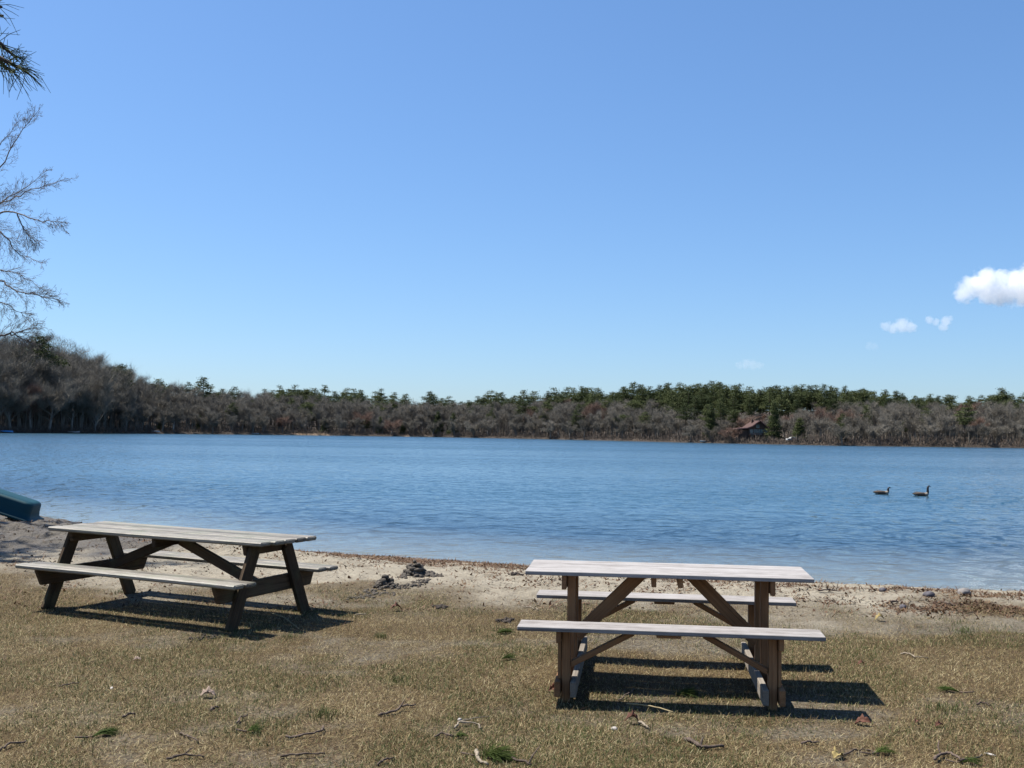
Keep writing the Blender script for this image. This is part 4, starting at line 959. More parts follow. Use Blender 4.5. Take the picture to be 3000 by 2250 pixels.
# ------------------------------------------------------------------ clouds: lit volumes several kilometres off
def cloud(blobs, label, dens, Y, noise_amt, seed, thick=0.8):
    cx = sum(b_[0] for b_ in blobs)/len(blobs); cy = sum(b_[1] for b_ in blobs)/len(blobs)
    c = at_y(cx, cy, Y); s = Y/CAM_F
    lo = Vector((1e9,)*3); hi = -lo; L_ = []
    for (px, py, r_) in blobs:
        q = at_y(px, py, Y)-c; R_ = r_*s; L_.append((q.x, (hash((px, py)) % 100/100-0.5)*R_*0.6, q.z, R_))
        for k in range(3):
            e = (L_[-1][0], L_[-1][1], L_[-1][2])[k]; lo[k] = min(lo[k], e-R_*1.25); hi[k] = max(hi[k], e+R_*1.25)
    V = []; F = []
    mid = (lo+hi)/2; hs = (hi-lo)/2
    nu, nv = 20, 12      # rounded superellipsoid shell holding the vapour
    for a in range(nv+1):
        ph = math.pi*a/nv-math.pi/2
        for b_ in range(nu):
            th = 2*math.pi*b_/nu; sg = lambda v, e: math.copysign(abs(v)**e, v)
            V.append((mid.x+hs.x*sg(math.cos(ph), .6)*sg(math.cos(th), .6), mid.y+hs.y*sg(math.cos(ph), .6)*sg(math.sin(th), .6), mid.z+hs.z*sg(math.sin(ph), .6)))
    F = [(a*nu+b_, a*nu+(b_+1) % nu, (a+1)*nu+(b_+1) % nu, (a+1)*nu+b_) for a in range(nv) for b_ in range(nu)]
    m = bpy.data.materials.new("cloud_vapour"); m.use_nodes = True; nt = m.node_tree; nt.nodes.clear(); N = NB(nt)
    out = N.n('ShaderNodeOutputMaterial'); ob = N.obj()
    rm = sum(l[3] for l in L_)/len(L_)
    warp = N.n('ShaderNodeTexNoise', inp={'Scale': 0.9/rm, 'Detail': 5, 'Roughness': 0.62}); N.L(ob, warp.inputs['Vector'])
    off = N.n('ShaderNodeVectorMath', operation='SUBTRACT', inp={0: warp.outputs['Color'], 1: (0.5, 0.5, 0.5)}).outputs[0]
    off = N.n('ShaderNodeVectorMath', operation='SCALE', inp={0: off, 'Scale': rm*noise_amt}).outputs[0]
    pos_ = N.n('ShaderNodeVectorMath', operation='ADD', inp={0: ob, 1: off}).outputs[0]
    acc = None
    for (x, y, z, R_) in L_:
        d_ = N.n('ShaderNodeVectorMath', operation='DISTANCE', inp={0: pos_, 1: (x, y, z)}).outputs['Value']
        v = N.math('SUBTRACT', 1.0, N.math('DIVIDE', d_, R_)); acc = v if acc is None else N.math('MAXIMUM', acc, v)
    f2 = N.noise(ob, 3.2/rm, 5, 0.65)
    f = N.math('ADD', acc, N.math('MULTIPLY', N.math('SUBTRACT', f2, 0.5), 0.9*thick))
    f = N.maprange(f, 0.02, 0.30, 0.0, dens)
    f = N.math('MAXIMUM', f, 0.0)
    vol = N.n('ShaderNodeVolumePrincipled', inp={'Color': (0.97, 0.97, 0.975, 1), 'Density': f, 'Anisotropy': 0.25})
    N.L(vol.outputs[0], out.inputs['Volume'])
    o = link("cloud", py_mesh("cloud", V, F), m); o.location = c
    tag(o, label, "cloud"); return o
cloud([(2826, 858, 30), (2858, 838, 38), (2892, 818, 40), (2925, 822, 36), (2935, 862, 40), (2900, 860, 36), (2975, 835, 50), (3030, 820, 60), (3010, 868, 40), (3075, 845, 50)], "large white puffy cloud at the right edge of the sky", 0.012, 6000, 1.55, 1, 1.3)
cloud([(2596, 955, 16), (2618, 962, 17), (2645, 952, 24), (2668, 958, 20)], "small thin white cloud, left one of a pair below the big cloud", 0.008, 6000, 1.5, 2, 1.2)
cloud([(2722, 938, 14), (2742, 944, 12), (2764, 958, 15), (2772, 940, 17), (2784, 934, 10)], "small ragged white cloud, right one of a pair below the big cloud", 0.009, 6000, 1.5, 3, 1.2)
cloud([(2168, 1070, 13), (2186, 1066, 17), (2206, 1068, 17), (2226, 1070, 13)], "faint little white cloud low in the sky above the pine stand", 0.0028, 6500, 1.6, 4, 1.3)
cloud([(2546, 1012, 13), (2560, 1014, 14)], "barely visible wisp of cloud under the small thin cloud", 0.002, 6000, 1.6, 5, 1.3)

# ------------------------------------------------------------------ grass, needles and shore litter (nobody could count these)
def in_view(x, y, m=0.25):
    return (np.abs(x) < 0.495*y+m)
def blades(n, y0, y1, power, dens_fn, hmin, hmax, wmin, wmax, flat, seed, curl=0.35):
    r = np.random.default_rng(seed)
    u = r.uniform(0, 1, n); y = y0+(y1-y0)*u**power; x = r.uniform(-1, 1, n)*(0.495*y+1.8)      # well past the frame on both sides
    k = r.uniform(0, 1, n) < dens_fn(x, y); x, y = x[k], y[k]; n = len(x); z = ground_z(x, y)
    a = r.uniform(0, 2*np.pi, n); el_ = np.clip(r.normal(flat[0], flat[1], n), 0.02, 1.5)
    L_ = r.uniform(hmin, hmax, n)*r.uniform(0.7, 1.2, n)
    d = np.stack([np.cos(a)*np.cos(el_), np.sin(a)*np.cos(el_), np.sin(el_)], 1); sd = np.stack([-np.sin(a), np.cos(a), np.zeros(n)], 1)*(r.uniform(wmin, wmax, n)/2)[:, None]
    b0 = np.stack([x, y, z-0.002], 1); mid = b0+d*(L_*0.55)[:, None]
    d2 = d+np.stack([np.cos(a), np.sin(a), -0.6*np.ones(n)], 1)*(r.uniform(0, curl, n))[:, None]; d2 /= np.linalg.norm(d2, axis=1)[:, None]
    tip = mid+d2*(L_*0.45)[:, None]; tip[:, 2] = np.maximum(tip[:, 2], z+0.002)
    V = np.stack([b0-sd, b0+sd, mid+sd*0.8, mid-sd*0.8, tip], 1).reshape(-1, 3); i = np.arange(n)[:, None]*5
    F = np.concatenate([i+np.array([[0, 1, 2, 3]]), i+np.array([[3, 2, 4, 4]])], 0)
    tint = np.repeat(r.uniform(0, 1, n)*0.6+0.4*fbm(x*2.3, y*2.3, seed, 3), 5)
    return V, F, tint
def blade_mat(name, stops, transl=0.25):
    m, nt, b = mat_new(name); N = NB(nt); c = N.ramp(N.attr("tint").outputs['Fac'], stops); N.L(c, b.inputs['Base Color'])
    b.inputs['Roughness'].default_value = 0.75; b.inputs['Specular IOR Level'].default_value = 0.2
    out = nt.nodes["Material Output"]; tr = N.n('ShaderNodeBsdfTranslucent'); N.L(c, tr.inputs[0])
    N.L(N.n('ShaderNodeMixShader', inp={0: transl, 1: b.outputs[0], 2: tr.outputs[0]}).outputs[0], out.inputs[0]); return m
def stuff(name, parts, mat, label, cat):
    V = np.concatenate([p[0] for p in parts]); off = np.cumsum([0]+[len(p[0]) for p in parts[:-1]])
    F = np.concatenate([p[1]+o for p, o in zip(parts, off)]); t_ = np.concatenate([p[2] for p in parts])
    me = tri_or_quad(name, V, F); attr(me, "tint", t_)
    return tag(link(name, me, mat), label, cat, kind='stuff')
cover = lambda x, y: np.clip(0.12+0.95*patch(x, y)[0], 0, 1)*patch(x, y)[1]
greenm = lambda x, y: sstep(0.40, 0.58, fbm(x*1.25+40, y*1.25, 301, 4))*(0.25+0.75*patch(x, y)[0])*patch(x, y)[1]*(0.35+0.65*sstep(-5.5, -0.5, x))
M_DRY = blade_mat("dead_grass", [(0.12, (0.043, 0.028, 0.012)), (0.36, (0.155, 0.111, 0.048)), (0.58, (0.294, 0.228, 0.109)), (0.82, (0.495, 0.424, 0.248))])
M_GREEN = blade_mat("green_grass", [(0.15, (0.021, 0.035, 0.008)), (0.5, (0.049, 0.073, 0.017)), (0.85, (0.105, 0.119, 0.039))])
stuff("dry_grass", [blades(700000, 4.7, 11.8, 1.25, cover, 0.014, 0.042, 0.0016, 0.0034, (0.28, 0.26), 501),
                    blades(95000, 4.7, 11.5, 1.2, cover, 0.02, 0.055, 0.002, 0.0035, (0.85, 0.3), 502),
                    blades(80000, 4.7, 12.0, 1.25, lambda x, y: patch(x, y)[1]*0.8, 0.04, 0.10, 0.002, 0.0038, (0.08, 0.10), 507, 0.15)], M_DRY, "short matted dead grass covering the ground around the tables", "grass")
stuff("green_grass", [blades(310000, 4.7, 10.8, 1.25, lambda x, y: greenm(x, y)*0.9+0.06*cover(x, y), 0.016, 0.045, 0.0022, 0.004, (0.75, 0.35), 503)], M_GREEN, "thin green blades growing through the dead grass", "grass")
M_FALLEN = blade_mat("fallen_needles", [(0.15, (0.061, 0.028, 0.014)), (0.5, (0.135, 0.074, 0.037)), (0.85, (0.246, 0.166, 0.092))], 0.1)
stuff("pine_litter", [blades(112000, 4.7, 12.0, 1.3, lambda x, y: patch(x, y)[1]*(0.35+0.65*fbm(x*1.7, y*1.7, 311, 3)), 0.05, 0.12, 0.0018, 0.0032, (0.06, 0.10), 504, 0.1)], M_FALLEN, "fallen pine needles strewn over the grass", "pine litter")
# lines of washed-up leaves and needles along the beach
def wrack_density(x, y):
    d = shore_y(x)-y
    left = np.exp(-((d-0.55-0.35*fbm(x*0.8, x*0, 321, 3))/0.42)**2)*sstep(0.9, 0.0, x)*sstep(-5.0, -3.2, x)
    left2 = 0.7*np.exp(-((d-2.0)/0.45)**2)*sstep(0.2, -0.6, x)*sstep(-4.0, -2.8, x)
    r1 = 0.8*np.exp(-((d-4.0+0.12*(x-4)-0.5*(fbm(x*1.3, x*0, 323, 3)-0.5))/0.24)**2)*sstep(2.2, 2.9, x); r2 = 0.5*np.exp(-((d-3.3)/0.35)**2)*sstep(4.0, 5.0, x)
    r3 = 0.22*np.exp(-((d-2.6)/0.3)**2)*sstep(0.8, 1.4, x)
    mid = 0.7*np.exp(-((d-1.5)/0.6)**2)*sstep(-0.5, 0.1, x)*sstep(1.8, 1.1, x)
    g = sstep(0.34, 0.58, fbm(x*1.6, y*2.4, 331, 4))
    return np.clip((left+left2+r1+r2+r3+mid)*g*(d > 0.05)*2.2+(0.03+0.16*sstep(0.55, 0.75, fbm(x*2.2, y*2.2, 337, 3)))*(d > 0.1), 0, 1)
M_WRACK = blade_mat("washed_up_leaves", [(0.15, (0.034, 0.017, 0.010)), (0.5, (0.108, 0.058, 0.031)), (0.85, (0.203, 0.144, 0.086))], 0.15)
stuff("shore_litter", [blades(360000, 9.5, 19, 1.0, wrack_density, 0.03, 0.11, 0.004, 0.014, (0.22, 0.22), 505, 0.3), blades(155000, 9.5, 19, 1.0, wrack_density, 0.02, 0.05, 0.015, 0.035, (0.35, 0.35), 506, 0.3)], M_WRACK, "brown leaves and needles washed up in lines on the sand", "leaf litter")

# ------------------------------------------------------------------ sticks, sprigs, leaves, stones lying about
M_STICK = simple_mat("weathered_stick", (0.083, 0.060, 0.046), 0.9, 0.35, 40, 0.4)
M_STICKP = simple_mat("pale_bleached_stick", (0.235, 0.195, 0.145), 0.9, 0.25, 40, 0.3)
M_REED = simple_mat("straw_yellow_reed", (0.264, 0.212, 0.115), 0.8, 0.2, 20)
M_STICKD = simple_mat("dark_damp_stick", (0.102, 0.074, 0.058), 0.9, 0.3, 40, 0.4)
def stick(pts, rad, mat, label, lift=0.012, extra=None, cat="stick", name="stick"):
    rs_ = np.random.default_rng(int(pts[0][0]*7+pts[0][1]))
    P = [G(a, b_) for a, b_ in pts]; o0 = P[0].copy()
    if len(P) == 2: P.insert(1, (P[0]+P[1])/2+Vector((0, 0.01, 0)))
    A = np.array([tuple(p-o0) for p in P]); t_ = np.linspace(0, len(A)-1, 5*(len(A)-1)+1); C = np.stack([np.interp(t_, np.arange(len(A)), A[:, k]) for k in range(3)], 1)
    C[1:-1] = 0.25*C[:-2]+0.5*C[1:-1]+0.25*C[2:]; C += rs_.normal(0, 0.0030 if mat is not M_REED else 0.0008, C.shape); C[:, 2] += lift+0.008*np.sin(np.linspace(0, 3.1, len(C)))
    T_ = Tubes(); rr = np.linspace(rad, rad*0.55, len(C))*rs_.uniform(0.8, 1.25, len(C)); T_.tube(C, rr, 7)
    for (u, dx, dy, dz) in (extra or []):
        i0 = int(u*(len(C)-1)); T_.tube([C[i0], C[i0]+np.array([dx, dy, dz])*0.5+rs_.normal(0, .004, 3), C[i0]+np.array([dx, dy, dz])], [rad*0.6, rad*0.5, rad*0.3], 5)
    o = link(name, T_.mesh(name), mat); o.location = o0; tag(o, label, cat, "sticks and reeds lying on the grass"); return o
stick([(1836, 2076), (1905, 2087), (1975, 2103)], 0.0055, M_REED, "straight straw-yellow reed lying in front of the pale table's near bench", 0.03)
stick([(2008, 2172), (2032, 2182), (2050, 2199), (2064, 2199), (2124, 2194)], 0.012, M_STICK, "thick crooked grey stick with a knobbed end, below the pale table", 0.014, [(0.55, 0.02, 0.05, 0.03)])
stick([(1873, 2125), (1885, 2131), (1900, 2139)], 0.009, M_STICKP, "short pale bleached stick beside a brown leaf in front of the pale table", 0.014)
stick([(836, 2167), (905, 2162), (942, 2152), (950, 2133)], 0.007, M_STICKD, "dark hooked stick curling up at its right end, lower left of centre")
stick([(1107, 2100), (1162, 2092), (1180, 2078), (1216, 2070)], 0.008, M_STICKD, "dark kinked stick with a loose bark flap, just left of centre", 0.012, [(0.5, 0.03, 0.03, 0.05)])
stick([(1330, 2142), (1346, 2128), (1400, 2129), (1408, 2142)], 0.006, M_STICKP, "grey forked twig bent like a staple, near the bottom centre", 0.016, [(0.3, 0.05, 0.06, 0.01), (0.35, 0.16, 0.08, 0.01)])
stick([(1274, 2164), (1300, 2160), (1325, 2164)], 0.005, M_STICKD, "thin dark twig ending in a small green needle tuft")
stick([(822, 2222), (890, 2222), (952, 2215)], 0.006, M_STICK, "long thin straight twig close to the bottom edge, left of centre")
stick([(1104, 2246), (1130, 2236), (1155, 2226)], 0.006, M_STICK, "slanting twig cut by the bottom edge left of the big needle sprig")
stick([(1395, 2205), (1400, 2238), (1430, 2248)], 0.010, M_STICKP, "pale stick curving down the left side of the big green sprig")
stick([(1470, 2206), (1505, 2234), (1560, 2247)], 0.008, M_STICK, "brown stick running to the bottom edge right of the big green sprig", 0.012, [(0.9, 0.06, 0.10, 0.06)])
stick([(175, 2017), (203, 2013), (230, 2007)], 0.005, M_STICKD, "thin dark twig alone in the grass at the left")
stick([(360, 2106), (378, 2103), (397, 2097)], 0.007, M_STICKD, "short thick dark twig left of the lower centre")
stick([(617, 2086), (628, 2082), (640, 2078)], 0.008, M_STICKD, "stubby dark bark scrap below the pale curled leaf")
stick([(694, 2125), (704, 2112), (722, 2108), (724, 2100)], 0.005, M_STICKD, "small dark twig standing up at its tip, left of the hooked stick")
stick([(0, 2204), (30, 2189), (80, 2177)], 0.007, M_STICK, "long brown stick entering from the left edge near the bottom")
stick([(490, 2230), (540, 2222), (598, 2224)], 0.007, M_STICK, "rough grey twig near the bottom edge at the left", 0.012, [(0.5, 0.03, 0.04, 0.02)])
stick([(528, 2152), (550, 2166), (582, 2180)], 0.006, M_STICK, "faint grey twig slanting down to the right, upper one in the lower left corner")
stick([(2348, 2184), (2372, 2184), (2396, 2180)], 0.007, M_STICKD, "short dark straight stick right of the knobbed stick")
stick([(2467, 2216), (2510, 2206), (2548, 2206), (2576, 2216)], 0.005, M_STICK, "thin arched twig with green needles at the bottom right")
stick([(2738, 2238), (2752, 2225), (2775, 2218), (2800, 2228), (2812, 2240), (2852, 2236), (2877, 2220)], 0.008, M_STICKD, "long dark looping twig in the bottom right corner", 0.018, [(0.2, 0.02, 0.07, 0.05)])
stick([(2860, 2070), (2880, 2068), (2901, 2072)], 0.006, M_STICK, "brown twig with a knot at its right end, by the right edge")
stick([(2637, 1917), (2665, 1922), (2680, 1932), (2718, 1931)], 0.006, M_STICKP, "pale bent twig in the dry grass right of the pale table")
stick([(2600, 1769), (2618, 1766), (2632, 1767)], 0.014, M_STICKD, "short dark bark chip on the sand right of the pale table")
stick([(2755, 1766), (2780, 1774), (2800, 1778)], 0.010, M_STICK, "stick lying in brown litter on the beach at the right")
stick([(2395, 1735), (2430, 1735), (2462, 1738)], 0.008, M_STICKD, "dark branching twig on the sand at the water's edge right of the pale table", 0.02, [(0.4, -0.02, 0.02, 0.09), (0.8, 0.03, 0.02, 0.10)])
stick([(1493, 1656), (1506, 1656), (1520, 1658)], 0.022, M_STICKD, "dark chunk of driftwood in the shallows left of the pale table")
stick([(1040, 1805), (1060, 1806), (1074, 1803)], 0.006, M_STICKP, "pale twig at the tip of the dark table's shadow")
stick([(1530, 1782), (1555, 1784), (1578, 1790)], 0.007, M_STICKP, "pale straw stick left of the pale table's far bench")
stick([(1815, 2056), (1840, 2040), (1862, 2022)], 0.005, M_STICKD, "thin twig lying in the pale table's shadow left of the green sprig")
stick([(782, 1796), (825, 1812), (860, 1836), (878, 1848)], 0.004, M_REED, "long bent straw lying across the dark table's shadow")
# green needle sprigs torn from the pines
M_SPRIG = foliage_mat("fresh_green_needles", (0.033, 0.059, 0.011), (0.061, 0.092, 0.019), (0.104, 0.132, 0.032), 8.0, 0.25)
def sprig(px, py, ln, n, ang, label, wide=0.5, stem=True):
    r_ = np.random.default_rng(int(px)); g = G(px, py); T_ = Tubes(); st_ = Tubes()
    d0 = np.array([math.cos(ang), math.sin(ang), 0.10])
    for k in range(n):
        v = d0+r_.normal(0, wide, 3)*np.array([1, 1, 0.45]); v[2] = abs(v[2])*0.8+0.05; v /= np.linalg.norm(v); b0 = d0*r_.uniform(-0.25, 0.15)*ln+np.array([0, 0, 0.012]); L_ = ln*r_.uniform(0.6, 1.05)
        e = b0+v*L_; e[2] = max(0.006, e[2]-0.25*L_*r_.uniform(0, 0.6)); T_.tube([b0, (b0+e)/2+np.array([0, 0, 0.012]), e], [0.0014, 0.0014, 0.0007], 3, False)
    st_.tube([-d0*ln*1.0+np.array([0, 0, 0.03]), -d0*ln*0.4+np.array([0, 0.01, 0.01]), d0*0.15*ln+np.array([0, 0, 0.014])], [0.004, 0.005, 0.004], 6)
    root = empty("pine_sprig", g); tag(root, label, "pine sprig", "green pine sprigs dropped on the grass")
    link("needles", T_.mesh("needles"), M_SPRIG, root)
    if stem: link("stem", st_.mesh("stem"), M_STICKD, root)
sprig(1430, 2222, 0.15, 260, -0.3, "biggest green needle sprig, at the bottom edge in the centre", 0.55)
sprig(285, 2160, 0.115, 120, 0.65, "bright green needle sprig pointing up to the right, lower left", 0.22)
sprig(732, 2147, 0.075, 60, 0.2, "small bluish green needle sprig left of the hooked stick", 0.5)
sprig(1340, 2164, 0.06, 45, 0.0, "little green tuft at the end of a thin dark twig, bottom centre", 0.45)
sprig(1992, 2040, 0.12, 150, 0.1, "green needle sprig lit between the shadow stripes under the pale table", 0.40)
sprig(2572, 2212, 0.10, 80, 0.2, "dark green sprig on an arched twig at the bottom right", 0.35)
sprig(2800, 2030, 0.11, 70, 2.7, "yellowish dry needle sprig in the grass at the right", 0.25)
sprig(2824, 2240, 0.09, 50, -0.1, "sparse green sprig on the looping twig in the bottom right corner", 0.4)
sprig(1466, 1858, 0.11, 110, 0.3, "green sprig in the grass just left of the pale table's near bench end", 0.6, False)
sprig(1478, 1934, 0.10, 50, 0.1, "pale yellow-green sprig low in the grass left of the pale table's legs", 0.45, False)
# oak leaves
M_LEAFP = simple_mat("pale_dry_leaf", (0.287, 0.212, 0.166), 0.8, 0.2, 25)
M_LEAFB = simple_mat("red_brown_leaf", (0.098, 0.037, 0.021), 0.8, 0.3, 25)
M_LEAFY = simple_mat("yellow_dry_leaf", (0.280, 0.213, 0.081), 0.8, 0.2, 25)
def leaf(px, py, L_, mat, label, tilt=0.5, rz=0.0):
    r_ = np.random.default_rng(int(px*3+py)); g = G(px, py); V = []; F = []
    us = np.linspace(0, 1, 13); cl = r_.uniform(0.10, 0.30)
    for k, u in enumerate(us):
        wv = 0.30*L_*math.sin(math.pi*u)**0.7*(0.80+0.26*math.cos(u*7*math.pi+0.6)); z = cl*1.6*L_*math.sin(u*3.0)
        for s in (-1, -0.5, 0, 0.5, 1): V.append((u*L_-L_/2, s*wv, z+0.9*abs(s)**1.5*wv*(0.4+0.9*r_.uniform())))
    F = [(5*k+j, 5*k+5+j, 5*k+6+j, 5*k+1+j) for k in range(12) for j in range(4)]
    o = link("oak_leaf", py_mesh("oak_leaf", V, F, True), mat); so_ = o.modifiers.new("thick", 'SOLIDIFY'); so_.thickness = 0.0008
    o.location = g+Vector((0, 0, 0.004+0.02*L_*math.sin(tilt))); o.rotation_euler = (tilt*0.55, r_.uniform(-.2, .2), rz); tag(o, label, "leaf", "dry leaves scattered on the ground"); return o
leaf(608, 2043, 0.105, M_LEAFP, "curled pale pink-buff oak leaf in the grass at the left", 0.55, 0.1)
leaf(2528, 2124, 0.10, M_LEAFB, "crumpled red-brown oak leaf right below the end of the near bench shadow", 0.9, -0.5)
leaf(2750, 2130, 0.06, M_LEAFB, "dark red-brown leaf right of the larger crumpled one, near the right side", 0.6, 0.4)
leaf(2682, 2120, 0.045, M_LEAFB, "tiny dark red leaf between two larger brown leaves at the right", 0.6, 1.0)
leaf(2521, 1951, 0.055, M_LEAFB, "small orange-brown leaf right of the pale table's shadow", 0.5, 0.3)
leaf(1850, 2120, 0.09, M_LEAFB, "brown leaf lying against a short pale stick in front of the pale table", 0.45, 0.0)
leaf(1618, 2026, 0.08, M_LEAFB, "red-brown leaf standing at the pale table's left foot", 0.9, 0.8)
leaf(2576, 1819, 0.09, M_LEAFY, "yellow leaf lying at the grass edge right of the pale table", 0.45, 0.1)
leaf(2452, 2222, 0.10, M_LEAFY, "tan leaf half buried in grass at the bottom right", 0.35, 0.9)
leaf(402, 1935, 0.06, M_LEAFP, "small whitish leaf scrap in the grass in front of the dark table", 0.7, 0.2)
leaf(1160, 1790, 0.12, M_LEAFB, "broad brown leaf flat on the bare ground between the tables", 0.2, 0.3)
# stones, shells and scraps
M_STONEW = simple_mat("whitish_stone", (0.369, 0.339, 0.307), 0.8, 0.15, 30)
M_STONED = simple_mat("dark_stone", (0.075, 0.07, 0.08), 0.8, 0.3, 30)
M_STONEG = simple_mat("grey_stone", (0.189, 0.172, 0.161), 0.85, 0.25, 30)
def lump(name, px, py, s, mat, label, cat, group=None, rough=0.25, sub=3, seed=None, sink=0.25):
    r_ = random.Random(int(px*13+py)); g = G(px, py)
    import bmesh
    bm = bmesh.new(); bmesh.ops.create_icosphere(bm, subdivisions=sub, radius=1.0); V = np.array([v.co[:] for v in bm.verts]); F = [[v.index for v in f.verts] for f in bm.faces]; bm.free()
    o1, o2 = r_.uniform(0, 90), r_.uniform(0, 90)
    q = 1+rough*2*(fbm(V[:, 0]*1.6+o1+V[:, 2]*0.9, V[:, 1]*1.6+o2+V[:, 2]*1.3, 9, 4)-0.5)+(0.35*(vnoise(V[:, 0]*6+V[:, 2]*5+o1, V[:, 1]*6-V[:, 2]*4+o2, 4)-0.5) if rough > 0.5 else 0)
    V = V*q[:, None]*np.array(s)
    o = link(name, py_mesh(name, V, F, True), mat); o.location = g+Vector((0, 0, s[2]*(1-2*sink)*0.9)); o.rotation_euler = (0, 0, r_.uniform(0, 6))
    return tag(o, label, cat, group)
lump("stone", 1800, 2138, (0.022, 0.016, 0.012), M_STONEW, "small whitish flat stone in front of the pale table", "stone", "stones and shells on the ground")
lump("shell", 327, 2018, (0.024, 0.010, 0.008), M_STONEW, "white shell-like chip alone in the grass at the left", "shell", "stones and shells on the ground")
lump("stone", 1347, 2111, (0.014, 0.012, 0.010), M_STONEW, "tiny buff pebble above the staple-shaped twig near the centre", "stone", "stones and shells on the ground")
lump("stone", 2824, 1741, (0.075, 0.06, 0.045), M_STONEG, "rounded grey stone at the waterline on the right", "stone", "stones and shells on the ground")
lump("stone", 2586, 1733, (0.04, 0.035, 0.03), M_STONED, "dark stone at the waterline right of the pale table", "stone", "stones and shells on the ground")
lump("stone", 2722, 1747, (0.06, 0.045, 0.035), M_STONED, "dark stone on the sand between twigs on the right", "stone", "stones and shells on the ground")
lump("stone", 2645, 1782, (0.035, 0.03, 0.025), M_STONED, "dark pebble in the brown litter line on the right", "stone", "stones and shells on the ground")
lump("paper_scrap", 2900, 2211, (0.030, 0.012, 0.005), M_STONEW, "white paper scrap above the looping twig in the bottom right", "litter")
M_CLOD = simple_mat("damp_grey_sand", (0.086, 0.074, 0.061), 1.0, 0.35, 25, 0.8)
M_CLODD = simple_mat("dark_soil_clod", (0.037, 0.029, 0.024), 1.0, 0.35, 30, 0.8)
def clods(name, pts, label, mat, n, rad, spread, seed, heap=None):
    """a heap of sand lumps thrown up by digging: one thing"""
    r_ = np.random.default_rng(seed); g0 = G(*pts[0][:2]); V = []; F = []; nn = 0
    import bmesh
    bm = bmesh.new(); bmesh.ops.create_icosphere(bm, subdivisions=2, radius=1.0); B = np.array([v.co[:] for v in bm.verts]); Fb = np.array([[v.index for v in f.verts] for f in bm.faces]); bm.free()
    for k in range(n):
        px, py, big = pts[r_.integers(len(pts))]; g = G(px, py); x = g.x+r_.normal(0, spread); y = g.y+r_.normal(0, spread*1.2); s = rad*big*r_.uniform(0.35, 1.2); lift_ = 0.0
        if heap and k < 0.45*n:
            q_ = math.sqrt(r_.uniform(0, 1)); a_ = r_.uniform(0, 6.28); x = g0.x+heap[0]*q_*math.cos(a_); y = g0.y+heap[0]*q_*math.sin(a_); lift_ = heap[1]*(1-q_)**0.8*r_.uniform(0.3, 1.0); s *= 1.1
        q = 1+0.55*(fbm(B[:, 0]*2+k*3.1+B[:, 2], B[:, 1]*2+k*1.7-B[:, 2], 77, 3)-0.5)*2
        P = B*q[:, None]*np.array([s, s*r_.uniform(0.7, 1.1), s*r_.uniform(0.6, 1.0)]); P += np.array([x, y, float(ground_z(x, y))+0.15*s+lift_])-np.array(g0)
        V.append(P); F.append(Fb+nn); nn += len(B)
    V = np.concatenate(V); F = np.concatenate(F); o = link(name, np_mesh(name, V, F, True), mat); o.location = g0
    return o
def mound(name, px, py, s, label, heap_pts, n, rad, spread, seed, mat=M_CLOD):
    root = empty(name, G(px, py)); tag(root, label, "sand heap", None)
    c = clods("loose_clods", heap_pts, None, mat, n, rad, spread, seed, s); c.parent = root; c.location = Vector(c.location)-root.location
    return root
mound("sand_heap", 1128, 1716, (0.11, 0.13), "dark dug heap of damp sand with a trail of clods, the nearer heap", [(1128, 1722, 1.3), (1170, 1722, 1), (1200, 1716, 1), (1230, 1708, 1), (1245, 1702, 0.8), (1100, 1735, 1), (1080, 1745, 0.8), (1050, 1752, 0.8), (1140, 1740, 0.7)], 420, 0.020, 0.05, 3)
mound("sand_heap", 1216, 1676, (0.12, 0.16), "pointed dug heap of sand by the litter line, the farther heap", [(1216, 1683, 1.4), (1245, 1684, 1.4), (1262, 1686, 1), (1280, 1688, 0.8), (1190, 1688, 1)], 300, 0.022, 0.05, 4)
mound("soil_clod", 1294, 1779, None, "dark clump of turned soil in the grass between the two tables", [(1286, 1779, 1), (1300, 1779, 1), (1294, 1782, 1)], 26, 0.022, 0.025, 5, M_CLODD)
mound("soil_clod", 1482, 1819, None, "dark clump of turned soil just left of the pale table", [(1476, 1820, 1), (1490, 1818, 1)], 26, 0.02, 0.03, 6, M_CLODD)
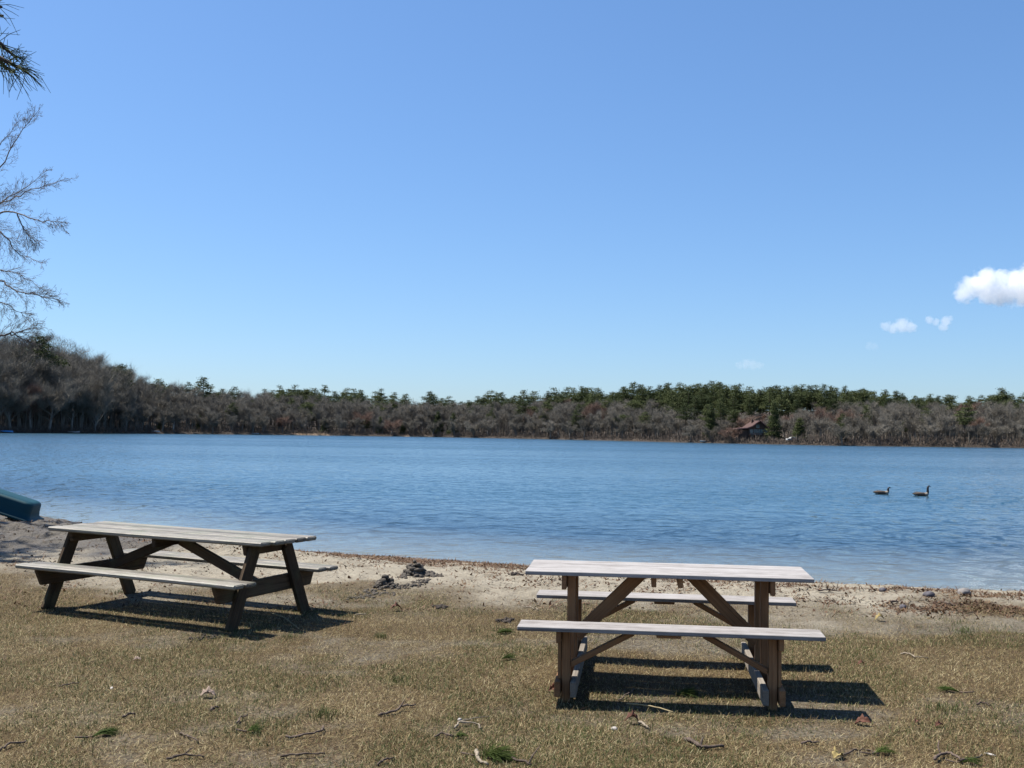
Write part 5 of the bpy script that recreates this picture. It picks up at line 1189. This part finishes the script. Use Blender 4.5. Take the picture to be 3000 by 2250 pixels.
mound("soil_clod", 1512, 1683, None, "dark clump on the sand left of the pale table's top", [(1506, 1683, 1), (1518, 1684, 1)], 16, 0.025, 0.03, 7, M_CLODD)
mound("soil_clod", 612, 1870, None, "loose dark clods just in front of the dark table's near leg", [(590, 1872, 1), (612, 1866, 1), (640, 1868, 1), (560, 1876, 1)], 40, 0.014, 0.04, 8, M_CLODD)
# moss on the litter by the right edge and single grass tufts
def tuft_grass(px, py, n, h_, label, spread=0.05):
    r_ = np.random.default_rng(int(px+py)); g = G(px, py); V = []; F = []; k = 0
    for q in range(n):
        a = r_.uniform(0, 6.28); b0 = np.array([r_.normal(0, spread), r_.normal(0, spread*1.4), -0.004]); l = h_*r_.uniform(0.5, 1.1); t_ = r_.uniform(0.1, 0.7)
        d = np.array([math.cos(a)*t_, math.sin(a)*t_, 1.0]); sd = np.array([-math.sin(a), math.cos(a), 0])*0.0018; m_ = b0+d*l*0.55; e = m_+np.array([math.cos(a)*t_*1.8, math.sin(a)*t_*1.8, 0.7])*l*0.45
        V += [b0-sd, b0+sd, m_+sd*0.8, m_-sd*0.8, e]; F += [(k, k+1, k+2, k+3), (k+3, k+2, k+4)]; k += 5
    me = py_mesh("grass_tuft", V, F); attr(me, "tint", np.repeat(r_.uniform(0.2, 0.9, n), 5)); o = link("grass_tuft", me, M_GREEN); o.location = g
    tag(o, label, "grass tuft", "green grass tufts in the dead grass")
tuft_grass(2772, 2080, 90, 0.06, "dark green grass tuft near the right edge, above two brown leaves")
tuft_grass(945, 2100, 110, 0.07, "dark green grass tuft just above the hooked stick")
tuft_grass(1170, 1995, 100, 0.05, "green grass tuft in the centre of the grass between the tables")
tuft_grass(1120, 1868, 60, 0.06, "upright grass tuft below the dark table's shadow tip", 0.03)
tuft_grass(2820, 1853, 90, 0.07, "green tuft at the edge of the lawn near the right side")
tuft_grass(2925, 1752, 60, 0.05, "bright green moss-like tuft on the beach litter by the right edge", 0.09)
tuft_grass(850, 1868, 70, 0.05, "bright green tuft just under the dark table's right shadow", 0.04)
tuft_grass(350, 1738, 60, 0.06, "green tuft behind the dark table's far left leg")
